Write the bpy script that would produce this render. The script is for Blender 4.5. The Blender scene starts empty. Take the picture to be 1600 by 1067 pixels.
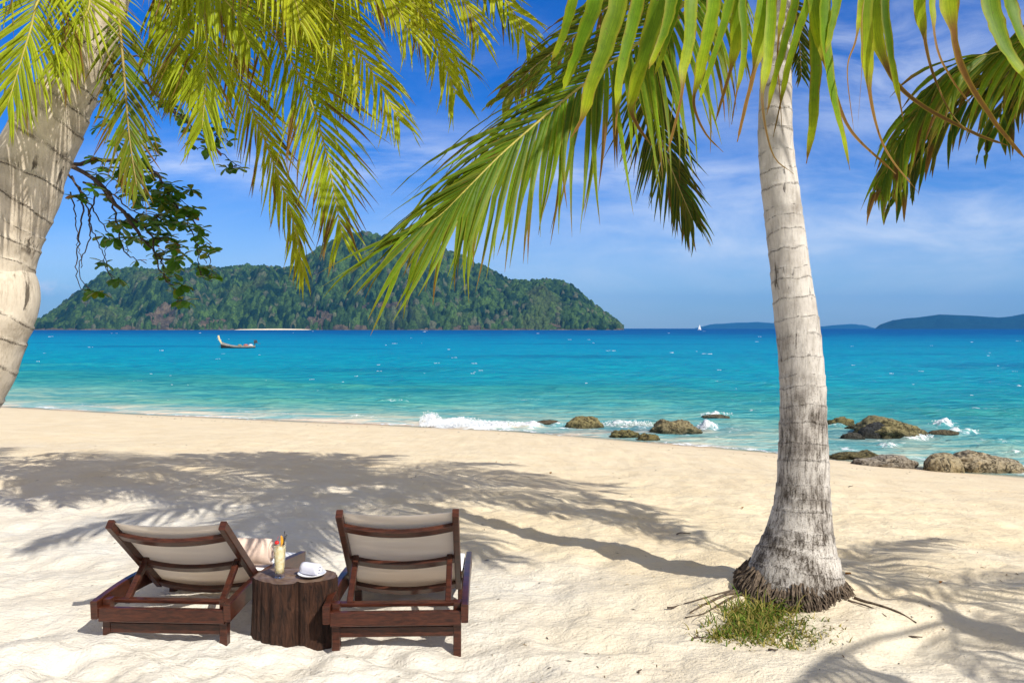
import bpy, math, random
import numpy as np
from mathutils import Vector, Matrix

random.seed(7)
rng = np.random.default_rng(11)
S = bpy.context.scene
C = S.collection
F = 1244.0          # focal length in photo pixels
H = 1.7             # eye height
HOR = 513.0         # horizon row in the photo
SEA = -1.0

# ------------------------------------------------------------------ camera
cam = bpy.data.cameras.new("camera")
cam.sensor_width = 36.0
cam.lens = 36.0 * F / 1600.0
cam.shift_y = -(533.5 - HOR) / 1600.0
cam.clip_start = 0.05
cam.clip_end = 40000
cam_o = bpy.data.objects.new("camera", cam)
cam_o.location = (0, 0, H)
cam_o.rotation_euler = (math.radians(90), 0, 0)
C.objects.link(cam_o)
S.camera = cam_o

# ------------------------------------------------------------------ sun, sky
SUN_EL = math.radians(42)
SUN_AZ = math.atan2(0.68, -0.73)          # from +Y towards +X
sunv = Vector((math.sin(SUN_AZ) * math.cos(SUN_EL), math.cos(SUN_AZ) * math.cos(SUN_EL), math.sin(SUN_EL)))
sl = bpy.data.lights.new("sun", 'SUN')
sl.energy = 4.0
sl.angle = math.radians(0.5)
sl.color = (1.0, 0.955, 0.87)
so = bpy.data.objects.new("sun", sl)
so.rotation_euler = (-sunv).to_track_quat('-Z', 'Y').to_euler()
so.location = (0, -20, 30)
C.objects.link(so)

W = bpy.data.worlds.new("World")
S.world = W
W.use_nodes = True
S.view_settings.view_transform = 'Standard'
S.view_settings.look = 'None'
S.view_settings.exposure = 0.46
S.view_settings.gamma = 1.0


class NT:
    """tiny node-tree helper"""
    def __init__(s, tree):
        s.t = tree
        s.t.nodes.clear()

    def n(s, typ, **kw):
        nd = s.t.nodes.new(typ)
        for k, v in kw.items():
            if k.startswith('i_'):
                key = k[2:]
                key = int(key) if key.isdigit() else key.replace('_', ' ')
                nd.inputs[key].default_value = v
            else:
                setattr(nd, k, v)
        return nd

    def l(s, a, b):
        s.t.links.new(a, b)

    def val(s, x, sock):
        if isinstance(x, (int, float)):
            sock.default_value = x
        else:
            s.l(x, sock)

    def m(s, op, a, b=0.0, c=None, clamp=False):
        nd = s.n('ShaderNodeMath', operation=op, use_clamp=clamp)
        s.val(a, nd.inputs[0])
        s.val(b, nd.inputs[1])
        if c is not None:
            s.val(c, nd.inputs[2])
        return nd.outputs[0]

    def mix(s, fac, a, b, mode='MIX'):
        nd = s.n('ShaderNodeMix', data_type='RGBA', blend_type=mode)
        s.val(fac, nd.inputs[0])
        for x, k in ((a, 6), (b, 7)):
            if isinstance(x, tuple):
                nd.inputs[k].default_value = x if len(x) == 4 else x + (1,)
            else:
                s.l(x, nd.inputs[k])
        return nd.outputs[2]

    def noise(s, vec, scale, detail=4, rough=0.55, dist=0.0):
        nd = s.n('ShaderNodeTexNoise')
        nd.inputs['Scale'].default_value = scale
        nd.inputs['Detail'].default_value = detail
        nd.inputs['Roughness'].default_value = rough
        nd.inputs['Distortion'].default_value = dist
        if vec is not None:
            s.l(vec, nd.inputs['Vector'])
        return nd.outputs[0]

    def ramp(s, fac, lo, hi):
        nd = s.n('ShaderNodeMapRange', interpolation_type='SMOOTHSTEP')
        s.val(fac, nd.inputs[0])
        nd.inputs[1].default_value = lo
        nd.inputs[2].default_value = hi
        return nd.outputs[0]

    def mapping(s, vec, scale, rot=(0, 0, 0), loc=(0, 0, 0)):
        nd = s.n('ShaderNodeMapping')
        nd.inputs['Scale'].default_value = scale
        nd.inputs['Rotation'].default_value = rot
        nd.inputs['Location'].default_value = loc
        s.l(vec, nd.inputs['Vector'])
        return nd.outputs[0]

    def bump(s, height, strength, dist, normal=None):
        nd = s.n('ShaderNodeBump')
        nd.inputs['Strength'].default_value = strength
        nd.inputs['Distance'].default_value = dist
        s.l(height, nd.inputs['Height'])
        if normal is not None:
            s.l(normal, nd.inputs['Normal'])
        return nd.outputs[0]


def build_world():
    g = NT(W.node_tree)
    sky = g.n('ShaderNodeTexSky', sky_type='NISHITA', sun_disc=False)
    sky.sun_elevation = SUN_EL
    sky.sun_rotation = SUN_AZ
    sky.altitude = 0
    sky.air_density = 1.0
    sky.dust_density = 0.3
    sky.ozone_density = 4.0
    hs = g.n('ShaderNodeHueSaturation')
    hs.inputs['Hue'].default_value = 0.508
    hs.inputs['Saturation'].default_value = 1.45
    hs.inputs['Value'].default_value = 1.0
    g.l(sky.outputs[0], hs.inputs['Color'])
    base = g.mix(1.0, hs.outputs[0], (0.74, 0.98, 1.38), 'MULTIPLY')
    # thin cirrus laid out in sky directions
    tc = g.n('ShaderNodeTexCoord')
    sx = g.n('ShaderNodeSeparateXYZ')
    g.l(tc.outputs['Generated'], sx.inputs[0])
    yy = g.m('MAXIMUM', sx.outputs[1], 0.05)
    u = g.m('DIVIDE', sx.outputs[0], yy)
    v = g.m('DIVIDE', sx.outputs[2], yy)
    cx = g.n('ShaderNodeCombineXYZ')
    g.l(u, cx.inputs[0]); g.l(v, cx.inputs[1])
    uv = cx.outputs[0]
    n1 = g.noise(g.mapping(uv, (2.2, 9.0, 1), rot=(0, 0, 0.10), loc=(3.1, 0.35, 0)), 2.0, 7, 0.58, 0.35)
    n2 = g.noise(g.mapping(uv, (1.3, 4.2, 1), rot=(0, 0, -0.16), loc=(1.7, 2.2, 0)), 3.0, 8, 0.62, 0.5)

    def blob(u0, v0, su, sv):
        a = g.m('POWER', g.m('MULTIPLY', g.m('SUBTRACT', u, u0), 1 / su), 2)
        b = g.m('POWER', g.m('MULTIPLY', g.m('SUBTRACT', v, v0), 1 / sv), 2)
        return g.m('EXPONENT', g.m('MULTIPLY', g.m('ADD', a, b), -1.0))
    band = g.m('ADD', blob(-0.13, 0.212, 0.16, 0.038), blob(-0.38, 0.205, 0.13, 0.030))
    band = g.m('ADD', band, blob(0.16, 0.192, 0.17, 0.022))
    right = g.m('ADD', blob(0.50, 0.33, 0.32, 0.10), blob(0.42, 0.13, 0.5, 0.07))
    c1 = g.m('MULTIPLY', g.ramp(n1, 0.34, 0.70), band)
    c2 = g.m('MULTIPLY', g.ramp(n2, 0.28, 0.78), g.m('MULTIPLY', right, 0.9))
    n3 = g.noise(g.mapping(uv, (1, 1.6, 1), loc=(5, 1, 0)), 26, 6, 0.6)
    c3 = g.m('MULTIPLY', g.ramp(n3, 0.38, 0.62), blob(-0.585, 0.050, 0.028, 0.010))
    veil = g.m('MULTIPLY', g.ramp(n2, 0.42, 0.75), 0.10)
    cl = g.m('ADD', g.m('ADD', c1, c2), g.m('ADD', c3, veil), clamp=True)
    low = g.m('MULTIPLY', blob(0.1, 0.06, 1.6, 0.09), g.m('ADD', 0.18, g.m('MULTIPLY', n2, 0.14)))
    cl = g.m('ADD', g.m('MULTIPLY', cl, 0.62), low, clamp=True)
    # unseen warm-white cloud behind the viewer and overhead, added to fill the shadows
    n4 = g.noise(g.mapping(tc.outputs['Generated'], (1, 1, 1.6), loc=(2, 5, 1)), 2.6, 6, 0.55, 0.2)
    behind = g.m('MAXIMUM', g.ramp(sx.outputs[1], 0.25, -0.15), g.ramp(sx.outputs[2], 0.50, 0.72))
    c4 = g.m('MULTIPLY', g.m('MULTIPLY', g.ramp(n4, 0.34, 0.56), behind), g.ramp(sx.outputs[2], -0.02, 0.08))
    col = g.mix(cl, base, (9.6, 10.2, 11.2))
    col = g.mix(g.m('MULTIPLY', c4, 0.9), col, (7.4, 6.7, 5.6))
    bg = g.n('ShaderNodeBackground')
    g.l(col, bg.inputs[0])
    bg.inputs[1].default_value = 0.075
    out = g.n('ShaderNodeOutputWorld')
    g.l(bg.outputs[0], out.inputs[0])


build_world()


# ------------------------------------------------------------------ helpers
def P(px, py, D):
    return Vector(((px - 800.0) / F * D, D, H - (py - HOR) / F * D))


def _hash(ix, iy, seed):
    h = (ix.astype(np.int64) * 374761393 + iy.astype(np.int64) * 668265263 + seed * 974634777) & 0xFFFFFFFF
    h = ((h ^ (h >> 13)) * 1274126177) & 0xFFFFFFFF
    h = (h ^ (h >> 16)) & 0xFFFFFFFF
    return h / 4294967295.0


def pn(x, y, seed=0):
    """gradient noise, about -1..1"""
    x = np.asarray(x, float); y = np.asarray(y, float)
    ix = np.floor(x); iy = np.floor(y)
    fx = x - ix; fy = y - iy
    u = fx * fx * fx * (fx * (fx * 6 - 15) + 10)
    v = fy * fy * fy * (fy * (fy * 6 - 15) + 10)
    r = 0
    for dx in (0, 1):
        for dy in (0, 1):
            a = _hash(ix + dx, iy + dy, seed) * 2 * math.pi
            gg = np.cos(a) * (fx - dx) + np.sin(a) * (fy - dy)
            r = r + gg * (u if dx else 1 - u) * (v if dy else 1 - v)
    return r * 1.5


def fbm(x, y, seed=0, oct=4, gain=0.5):
    r = 0; a = 1.0
    for k in range(oct):
        r = r + a * pn(x * 2 ** k, y * 2 ** k, seed + k * 17)
        a *= gain
    return r


def sstep(a, b, x):
    t = np.clip((x - a) / (b - a), 0, 1)
    return t * t * (3 - 2 * t)


def link_mesh(name, verts, faces, mat=None, parent=None, smooth=False, cols=None, attrs=None):
    me = bpy.data.meshes.new(name)
    if isinstance(verts, np.ndarray):
        verts = verts.tolist()
    me.from_pydata(verts, [], faces if isinstance(faces, list) else faces.tolist())
    if smooth:
        me.polygons.foreach_set('use_smooth', [True] * len(me.polygons))
    if cols is not None:
        ca = me.color_attributes.new('Col', 'FLOAT_COLOR', 'POINT')
        arr = np.ones((len(verts), 4), np.float32)
        cc_ = np.asarray(cols, np.float32)
        arr[:, :cc_.shape[1]] = cc_
        ca.data.foreach_set('color', arr.ravel())
    for k, a in (attrs or {}).items():
        at = me.attributes.new(k, 'FLOAT', 'POINT')
        at.data.foreach_set('value', np.asarray(a, np.float32))
    if mat:
        me.materials.append(mat)
    me.update()
    o = bpy.data.objects.new(name, me)
    C.objects.link(o)
    if parent:
        o.parent = parent
        o.matrix_parent_inverse = Matrix.Identity(4)
    return o


def tag(o, label=None, cat=None, group=None, kind=None):
    if label: o['label'] = label
    if cat: o['category'] = cat
    if group: o['group'] = group
    if kind: o['kind'] = kind
    return o


def empty(name, loc=(0, 0, 0), rz=0):
    o = bpy.data.objects.new(name, None)
    o.empty_display_size = 0.1
    o.location = loc
    o.rotation_euler = (0, 0, rz)
    C.objects.link(o)
    return o


class MB:
    def __init__(s):
        s.v = []; s.f = []; s.c = []; s.a = {}

    def add(s, verts, faces, cols=None):
        b = len(s.v)
        s.v += [tuple(q) for q in verts]
        s.f += [tuple(i + b for i in f) for f in faces]
        if cols is not None:
            s.c += [tuple(q) for q in cols]

    def build(s, name, mat, parent=None, smooth=False, off=None):
        v = s.v
        if off is not None:
            v = [(q[0] - off[0], q[1] - off[1], q[2] - off[2]) for q in v]
        return link_mesh(name, v, s.f, mat, parent, smooth, s.c if s.c else None)


def catmull(pts, n):
    pts = [Vector(p) for p in pts]
    ext = [pts[0] * 2 - pts[1]] + pts + [pts[-1] * 2 - pts[-2]]
    seg = [(pts[i + 1] - pts[i]).length for i in range(len(pts) - 1)]
    tot = sum(seg); out = []
    acc = [0]
    for q in seg: acc.append(acc[-1] + q)
    for k in range(n):
        d = tot * k / (n - 1)
        i = 0
        while i < len(seg) - 1 and d > acc[i + 1]: i += 1
        t = (d - acc[i]) / max(seg[i], 1e-9)
        a, b, c, e = ext[i], ext[i + 1], ext[i + 2], ext[i + 3]
        out.append(0.5 * ((2 * b) + (c - a) * t + (2 * a - 5 * b + 4 * c - e) * t * t + (3 * b - a - 3 * c + e) * t ** 3))
    return out


def tube(mb, pts, radii, seg=8, col=None, cap=True, ref=Vector((0, 0, 1))):
    pts = [Vector(p) for p in pts]
    vs = []; fs = []
    n = len(pts)
    prev = None
    for i, p in enumerate(pts):
        T = (pts[min(i + 1, n - 1)] - pts[max(i - 1, 0)]).normalized()
        if prev is None:
            r = ref if abs(T.dot(ref)) < 0.95 else Vector((1, 0, 0))
            A = T.cross(r).normalized()
        else:
            A = (prev - T * prev.dot(T)).normalized()
        prev = A
        B = T.cross(A)
        r = radii[i] if hasattr(radii, '__len__') else radii
        for k in range(seg):
            a = 2 * math.pi * k / seg
            vs.append(p + (A * math.cos(a) + B * math.sin(a)) * r)
    for i in range(n - 1):
        for k in range(seg):
            k2 = (k + 1) % seg
            fs.append((i * seg + k, i * seg + k2, (i + 1) * seg + k2, (i + 1) * seg + k))
    if cap:
        fs.append(tuple(range(seg - 1, -1, -1)))
        fs.append(tuple((n - 1) * seg + k for k in range(seg)))
    mb.add(vs, fs, [col] * len(vs) if col is not None else None)


def beam(mb, pts, w, h, up=(0, 0, 1), ch=0.004):
    """sweep a chamfered rectangle (w sideways, h along up) along pts"""
    pts = [Vector(p) for p in pts]; up = Vector(up)
    n = len(pts); vs = []; fs = []
    cs = [(-w / 2 + ch, -h / 2), (w / 2 - ch, -h / 2), (w / 2, -h / 2 + ch), (w / 2, h / 2 - ch),
          (w / 2 - ch, h / 2), (-w / 2 + ch, h / 2), (-w / 2, h / 2 - ch), (-w / 2, -h / 2 + ch)]
    for i, p in enumerate(pts):
        T = (pts[min(i + 1, n - 1)] - pts[max(i - 1, 0)]).normalized()
        A = T.cross(up).normalized()
        B = A.cross(T).normalized()
        for a, b in cs:
            vs.append(p + A * a + B * b)
    for i in range(n - 1):
        for k in range(8):
            k2 = (k + 1) % 8
            fs.append((i * 8 + k, i * 8 + k2, (i + 1) * 8 + k2, (i + 1) * 8 + k))
    fs.append(tuple(range(7, -1, -1)))
    fs.append(tuple((n - 1) * 8 + k for k in range(8)))
    mb.add(vs, fs)


# ------------------------------------------------------------------ materials
def mat(name):
    m = bpy.data.materials.new(name)
    m.use_nodes = True
    return m, NT(m.node_tree)


def finish(g, shader, disp=None):
    o = g.n('ShaderNodeOutputMaterial')
    g.l(shader, o.inputs[0])


def pbsdf(g, col, rough=0.6, spec=0.3, normal=None, **kw):
    b = g.n('ShaderNodeBsdfPrincipled')
    if isinstance(col, tuple):
        b.inputs['Base Color'].default_value = col + (1,) if len(col) == 3 else col
    else:
        g.l(col, b.inputs['Base Color'])
    g.val(rough, b.inputs['Roughness'])
    b.inputs['Specular IOR Level'].default_value = spec
    if normal is not None:
        g.l(normal, b.inputs['Normal'])
    for k, v in kw.items():
        g.val(v, b.inputs[k.replace('_', ' ')])
    return b


def m_sand():
    m, g = mat('sand')
    geo = g.n('ShaderNodeNewGeometry')
    pos = geo.outputs['Position']
    at = g.n('ShaderNodeAttribute', attribute_name='Col')
    n1 = g.noise(pos, 2.2, 5)
    n2 = g.noise(pos, 60, 3)
    n3 = g.noise(pos, 420, 2, 0.7)
    col = g.mix(g.ramp(n1, 0.3, 0.7), at.outputs[0], g.mix(1.0, at.outputs[0], (0.93, 0.90, 0.86), 'MULTIPLY'))
    col = g.mix(g.m('MULTIPLY', g.ramp(n3, 0.45, 0.72), 0.30), col, g.mix(1.0, col, (0.62, 0.56, 0.48), 'MULTIPLY'))
    bn = g.bump(n2, 0.35, 0.02)
    b2 = g.bump(g.noise(g.mapping(pos, (1, 1.6, 1)), 14, 5, 0.6, 0.4), 0.5, 0.05, bn)
    b3 = g.bump(n3, 0.25, 0.004, b2)
    finish(g, pbsdf(g, col, 0.95, 0.1, b3).outputs[0])
    return m


def m_sea():
    m, g = mat('sea_water')
    geo = g.n('ShaderNodeNewGeometry')
    pos = geo.outputs['Position']
    at = g.n('ShaderNodeAttribute', attribute_name='Col')
    fo = g.n('ShaderNodeAttribute', attribute_name='foam')
    al = g.n('ShaderNodeAttribute', attribute_name='cover')
    fn = g.noise(g.mapping(pos, (1.0, 0.55, 1)), 4.5, 8, 0.74, 0.6)
    f = g.ramp(g.m('ADD', fo.outputs['Fac'], g.m('MULTIPLY', g.m('SUBTRACT', fn, 0.5), 2.6)), 0.55, 0.95)
    f = g.m('MULTIPLY', f, g.ramp(fo.outputs['Fac'], 0.02, 0.2))
    n = g.noise(g.mapping(pos, (0.32, 0.9, 1)), 1.1, 6, 0.6, 0.3)
    nb = g.noise(g.mapping(pos, (0.6, 1.3, 1)), 3.0, 5, 0.62, 0.2)
    nc = g.noise(g.mapping(pos, (0.8, 2.2, 1), rot=(0, 0, 0.35)), 1.6, 4, 0.6, 0.3)
    dk = g.mix(1.0, at.outputs[0], (0.42, 0.75, 0.92), 'MULTIPLY')
    lt = g.mix(1.0, at.outputs[0], (1.5, 1.12, 1.04), 'MULTIPLY')
    col = g.mix(g.ramp(g.m('ADD', g.m('MULTIPLY', n, 0.55), g.m('MULTIPLY', nc, 0.45)), 0.41, 0.60), dk, lt)
    col = g.mix(f, col, (0.86, 0.9, 0.92))
    bn = g.bump(n, 1.0, 0.6)
    bn = g.bump(nb, 1.0, 0.18, bn)
    b = pbsdf(g, col, g.m('ADD', g.m('MULTIPLY', f, 0.5), 0.25), 0.045, bn)
    b.inputs['IOR'].default_value = 1.33
    b.inputs['Specular IOR Level'].default_value = 0.0
    gs = g.n('ShaderNodeBsdfGlossy'); gs.inputs['Roughness'].default_value = 0.22
    g.l(bn, gs.inputs['Normal'])
    mg = g.n('ShaderNodeMixShader'); mg.inputs[0].default_value = 0.055
    g.l(b.outputs[0], mg.inputs[1]); g.l(gs.outputs[0], mg.inputs[2])
    tr = g.n('ShaderNodeBsdfTransparent')
    ms = g.n('ShaderNodeMixShader')
    g.l(g.m('MAXIMUM', al.outputs['Fac'], f), ms.inputs[0])
    g.l(tr.outputs[0], ms.inputs[1]); g.l(mg.outputs[0], ms.inputs[2])
    finish(g, ms.outputs[0])
    return m


def m_foam():
    m, g = mat('sea_foam')
    b = pbsdf(g, (0.76, 0.79, 0.81), 0.7, 0.2)
    finish(g, b.outputs[0])
    return m


def m_leaf(name, trans=0.35, rough=0.42, spec=0.35, tint=(1.25, 1.2, 0.6), margin=0.75):
    m, g = mat(name)
    at = g.n('ShaderNodeAttribute', attribute_name='Col')
    geo = g.n('ShaderNodeNewGeometry')
    n = g.noise(geo.outputs['Position'], 55, 4)
    col = g.mix(g.ramp(n, 0.3, 0.75), at.outputs[0], g.mix(1.0, at.outputs[0], (0.72, 0.75, 0.7), 'MULTIPLY'))
    sp = g.noise(geo.outputs['Position'], 140, 2)
    # ribs running along the blade and scorched margins; alpha holds the place across the blade
    ac = at.outputs['Alpha']
    cv = g.n('ShaderNodeCombineXYZ')
    g.l(g.m('MULTIPLY', ac, 26.0), cv.inputs[0])
    g.l(g.m('MULTIPLY', n, 1.5), cv.inputs[1])
    rib = g.noise(cv.outputs[0], 1.0, 3, 0.7)
    col = g.mix(g.ramp(rib, 0.35, 0.65), g.mix(1.0, col, (0.58, 0.68, 0.7), 'MULTIPLY'), g.mix(1.0, col, (1.15, 1.10, 1.0), 'MULTIPLY'))
    edge = g.m('ABSOLUTE', g.m('MULTIPLY', g.m('SUBTRACT', ac, 0.5), 2.0))
    big = g.noise(geo.outputs['Position'], 16, 4)
    col = g.mix(g.m('MULTIPLY', g.ramp(edge, 0.45, 1.0), 0.55 * margin), col, (0.42, 0.38, 0.03))
    ed = g.m('MULTIPLY', g.ramp(g.m('ADD', edge, g.m('MULTIPLY', g.m('SUBTRACT', big, 0.5), 1.6)), 0.93, 1.15), margin)
    col = g.mix(ed, col, (0.23, 0.13, 0.03))
    col = g.mix(g.m('MULTIPLY', g.ramp(sp, 0.68, 0.74), 0.7), col, (0.16, 0.08, 0.03))
    b = pbsdf(g, col, rough, spec)
    t = g.n('ShaderNodeBsdfTranslucent')
    g.l(g.mix(1.0, col, tint, 'MULTIPLY'), t.inputs[0])
    ms = g.n('ShaderNodeMixShader')
    ms.inputs[0].default_value = trans
    g.l(b.outputs[0], ms.inputs[1]); g.l(t.outputs[0], ms.inputs[2])
    finish(g, ms.outputs[0])
    return m


def m_trunk(name, light, mid, dark, lich, cs=17, ct=0.60, rs=0.75):
    """ringed palm bark: attributes ring (0..1 within one leaf scar), lichen, ang"""
    m, g = mat(name)
    tc = g.n('ShaderNodeTexCoord')
    pos = tc.outputs['Object']
    ring = g.n('ShaderNodeAttribute', attribute_name='ring').outputs['Fac']
    li = g.n('ShaderNodeAttribute', attribute_name='lichen').outputs['Fac']
    big = g.noise(pos, 5, 5, 0.6)
    fib = g.noise(g.mapping(pos, (1, 1, 0.14)), 60, 5, 0.65)
    fine = g.noise(pos, 130, 4, 0.65)
    crk = g.noise(g.mapping(pos, (1, 1, 0.16)), cs, 6, 0.7, 0.4)
    col = g.mix(g.ramp(big, 0.3, 0.72), light, mid)
    col = g.mix(g.m('MULTIPLY', g.ramp(fib, 0.45, 0.75), 0.55), col, g.mix(1.0, col, (0.66, 0.62, 0.56), 'MULTIPLY'))
    # ring scar
    rw = g.m('ADD', ring, g.m('MULTIPLY', g.m('SUBTRACT', big, 0.5), 0.25))
    rl = g.m('MULTIPLY', g.ramp(g.m('ABSOLUTE', g.m('SUBTRACT', rw, 0.90)), 0.075, 0.01), g.m('MULTIPLY', g.ramp(fine, 0.38, 0.58), g.ramp(g.noise(pos, 8, 3), 0.30, 0.55)))
    col = g.mix(g.m('MULTIPLY', rl, rs), col, dark)
    # fissures
    ck = g.m('MULTIPLY', g.ramp(crk, ct, ct + 0.05), g.ramp(g.noise(pos, 3.1, 3), 0.42, 0.52))
    col = g.mix(g.m('MULTIPLY', ck, 0.85), col, dark)
    # lichen/algae staining growing towards the foot
    st = g.m('MULTIPLY', g.ramp(g.m('ADD', g.m('MULTIPLY', fib, 0.6), g.m('MULTIPLY', big, 0.6)), 0.50, 0.78), li)
    st = g.m('ADD', st, g.m('MULTIPLY', g.m('MULTIPLY', li, g.ramp(fine, 0.50, 0.62)), 0.5), clamp=True)
    col = g.mix(st, col, lich)
    hgt = g.m('ADD', g.m('MULTIPLY', fib, 0.6), g.m('SUBTRACT', g.m('MULTIPLY', fine, 0.3), g.m('MULTIPLY', g.m('ADD', ck, rl), 0.6)))
    bn = g.bump(hgt, 0.7, 0.012)
    finish(g, pbsdf(g, col, 0.85, 0.15, bn).outputs[0])
    return m


def m_plain(name, col, rough=0.6, spec=0.3, nscale=30, var=0.25, bump=0.2, bd=0.004):
    m, g = mat(name)
    tc = g.n('ShaderNodeTexCoord')
    n = g.noise(tc.outputs['Object'], nscale, 5)
    c = g.mix(g.ramp(n, 0.25, 0.75), tuple(x * (1 - var) for x in col), tuple(min(1, x * (1 + var)) for x in col))
    finish(g, pbsdf(g, c, rough, spec, g.bump(n, bump, bd)).outputs[0])
    return m


def m_vcol(name, rough=0.7, spec=0.2, nscale=40, bump=0.3, bd=0.01):
    m, g = mat(name)
    tc = g.n('ShaderNodeTexCoord')
    at = g.n('ShaderNodeAttribute', attribute_name='Col')
    n = g.noise(tc.outputs['Object'], nscale, 5)
    c = g.mix(g.ramp(n, 0.25, 0.75), at.outputs[0], g.mix(1.0, at.outputs[0], (0.7, 0.7, 0.7), 'MULTIPLY'))
    finish(g, pbsdf(g, c, rough, spec, g.bump(n, bump, bd)).outputs[0])
    return m


def m_wood():
    m, g = mat('mahogany')
    tc = g.n('ShaderNodeTexCoord')
    pos = tc.outputs['Object']
    n = g.noise(g.mapping(pos, (3, 3, 18)), 4, 5, 0.6, 0.4)
    n2 = g.noise(g.mapping(pos, (3, 22, 22)), 6, 5, 0.6, 0.6)
    f = g.m('MULTIPLY', g.m('ADD', n, n2), 0.5)
    col = g.mix(g.ramp(f, 0.36, 0.64), (0.022, 0.0058, 0.0032), (0.078, 0.021, 0.010))
    finish(g, pbsdf(g, col, 0.34, 0.45, g.bump(f, 0.15, 0.003)).outputs[0])
    return m


def m_fabric():
    m, g = mat('sling_fabric')
    tc = g.n('ShaderNodeTexCoord')
    pos = tc.outputs['Object']
    n = g.noise(g.mapping(pos, (60, 60, 60)), 9, 3)
    n2 = g.noise(g.mapping(pos, (1, 1, 6)), 3, 4)
    col = g.mix(g.ramp(n2, 0.3, 0.7), (0.74, 0.66, 0.57), (0.82, 0.75, 0.66))
    b = pbsdf(g, col, 0.85, 0.1, g.bump(n, 0.2, 0.001))
    t = g.n('ShaderNodeBsdfTranslucent')
    t.inputs[0].default_value = (0.88, 0.81, 0.72, 1)
    ms = g.n('ShaderNodeMixShader'); ms.inputs[0].default_value = 0.5
    g.l(b.outputs[0], ms.inputs[1]); g.l(t.outputs[0], ms.inputs[2])
    finish(g, ms.outputs[0])
    return m


def m_stump():
    m, g = mat('weathered_log')
    tc = g.n('ShaderNodeTexCoord')
    pos = tc.outputs['Object']
    f = g.noise(g.mapping(pos, (1, 1, 0.20)), 40, 8, 0.72, 0.9)
    b_ = g.noise(pos, 11, 5, 0.65)
    col = g.mix(g.ramp(f, 0.34, 0.68), (0.012, 0.006, 0.004), (0.085, 0.036, 0.020))
    col = g.mix(g.m('MULTIPLY', g.ramp(b_, 0.45, 0.7), 0.6), col, (0.05, 0.022, 0.012))
    w = g.m('MULTIPLY', g.ramp(g.noise(g.mapping(pos, (1, 1, 0.22)), 9, 5, 0.65), 0.68, 0.72), g.ramp(f, 0.5, 0.62))
    col = g.mix(w, col, (0.38, 0.31, 0.25))
    kn = g.ramp(g.noise(g.mapping(pos, (1, 1, 0.6)), 13, 3, 0.6), 0.70, 0.76)
    col = g.mix(kn, col, (0.006, 0.004, 0.003))
    finish(g, pbsdf(g, col, 0.65, 0.25, g.bump(g.m('SUBTRACT', f, g.m('MULTIPLY', kn, 0.6)), 1.0, 0.03)).outputs[0])
    return m


def m_stump_top():
    m, g = mat('log_end_grain')
    tc = g.n('ShaderNodeTexCoord')
    pos = tc.outputs['Object']
    w = g.n('ShaderNodeTexWave', wave_type='RINGS', rings_direction='Z')
    w.inputs['Scale'].default_value = 9; w.inputs['Distortion'].default_value = 5
    w.inputs['Detail'].default_value = 4
    g.l(pos, w.inputs['Vector'])
    n = g.noise(pos, 14, 5)
    col = g.mix(g.m('MULTIPLY', w.outputs[1], 0.6), (0.15, 0.095, 0.062), (0.07, 0.038, 0.024))
    col = g.mix(g.ramp(n, 0.42, 0.7), col, (0.2, 0.14, 0.105))
    finish(g, pbsdf(g, col, 0.55, 0.35, g.bump(w.outputs[1], 0.3, 0.004)).outputs[0])
    return m


def m_glass():
    m, g = mat('clear_glass')
    b = pbsdf(g, (0.98, 1.0, 1.0), 0.02, 0.5)
    b.inputs['Transmission Weight'].default_value = 1.0
    b.inputs['IOR'].default_value = 1.2
    t = g.n('ShaderNodeBsdfTransparent')
    ms = g.n('ShaderNodeMixShader'); ms.inputs[0].default_value = 0.35
    g.l(t.outputs[0], ms.inputs[1]); g.l(b.outputs[0], ms.inputs[2])
    finish(g, ms.outputs[0])
    return m


def m_rock():
    m, g = mat('shore_rock')
    geo = g.n('ShaderNodeNewGeometry')
    pos = geo.outputs['Position']
    at = g.n('ShaderNodeAttribute', attribute_name='Col')
    n = g.noise(pos, 6, 6, 0.6)
    n2 = g.noise(pos, 15, 6, 0.7)
    col = g.mix(g.ramp(n2, 0.42, 0.66), at.outputs[0], g.mix(1.0, at.outputs[0], (0.34, 0.31, 0.26), 'MULTIPLY'))
    col = g.mix(g.m('MULTIPLY', g.ramp(n, 0.55, 0.7), 0.6), col, g.mix(1.0, col, (1.5, 1.4, 1.2), 'MULTIPLY'))
    ck = g.ramp(g.m('ABSOLUTE', g.m('SUBTRACT', g.noise(pos, 2.6, 5, 0.6, 0.5), 0.5)), 0.016, 0.002)
    col = g.mix(g.m('MULTIPLY', ck, 0.8), col, (0.02, 0.018, 0.014))
    finish(g, pbsdf(g, col, 0.75, 0.3, g.bump(g.m('SUBTRACT', n2, g.m('MULTIPLY', ck, 0.5)), 1.0, 0.12)).outputs[0])
    return m


def m_hill(name, a, b, scale, bd):
    m, g = mat(name)
    geo = g.n('ShaderNodeNewGeometry')
    pos = geo.outputs['Position']
    n = g.noise(pos, scale, 6, 0.6)
    n2 = g.noise(pos, scale * 7, 4, 0.6)
    col = g.mix(g.ramp(n, 0.3, 0.7), a, b)
    col = g.mix(g.ramp(n2, 0.42, 0.66), col, g.mix(1.0, col, (0.55, 0.55, 0.55), 'MULTIPLY'))
    finish(g, pbsdf(g, col, 0.9, 0.05, g.bump(n2, 0.6, bd)).outputs[0])
    return m


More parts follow.
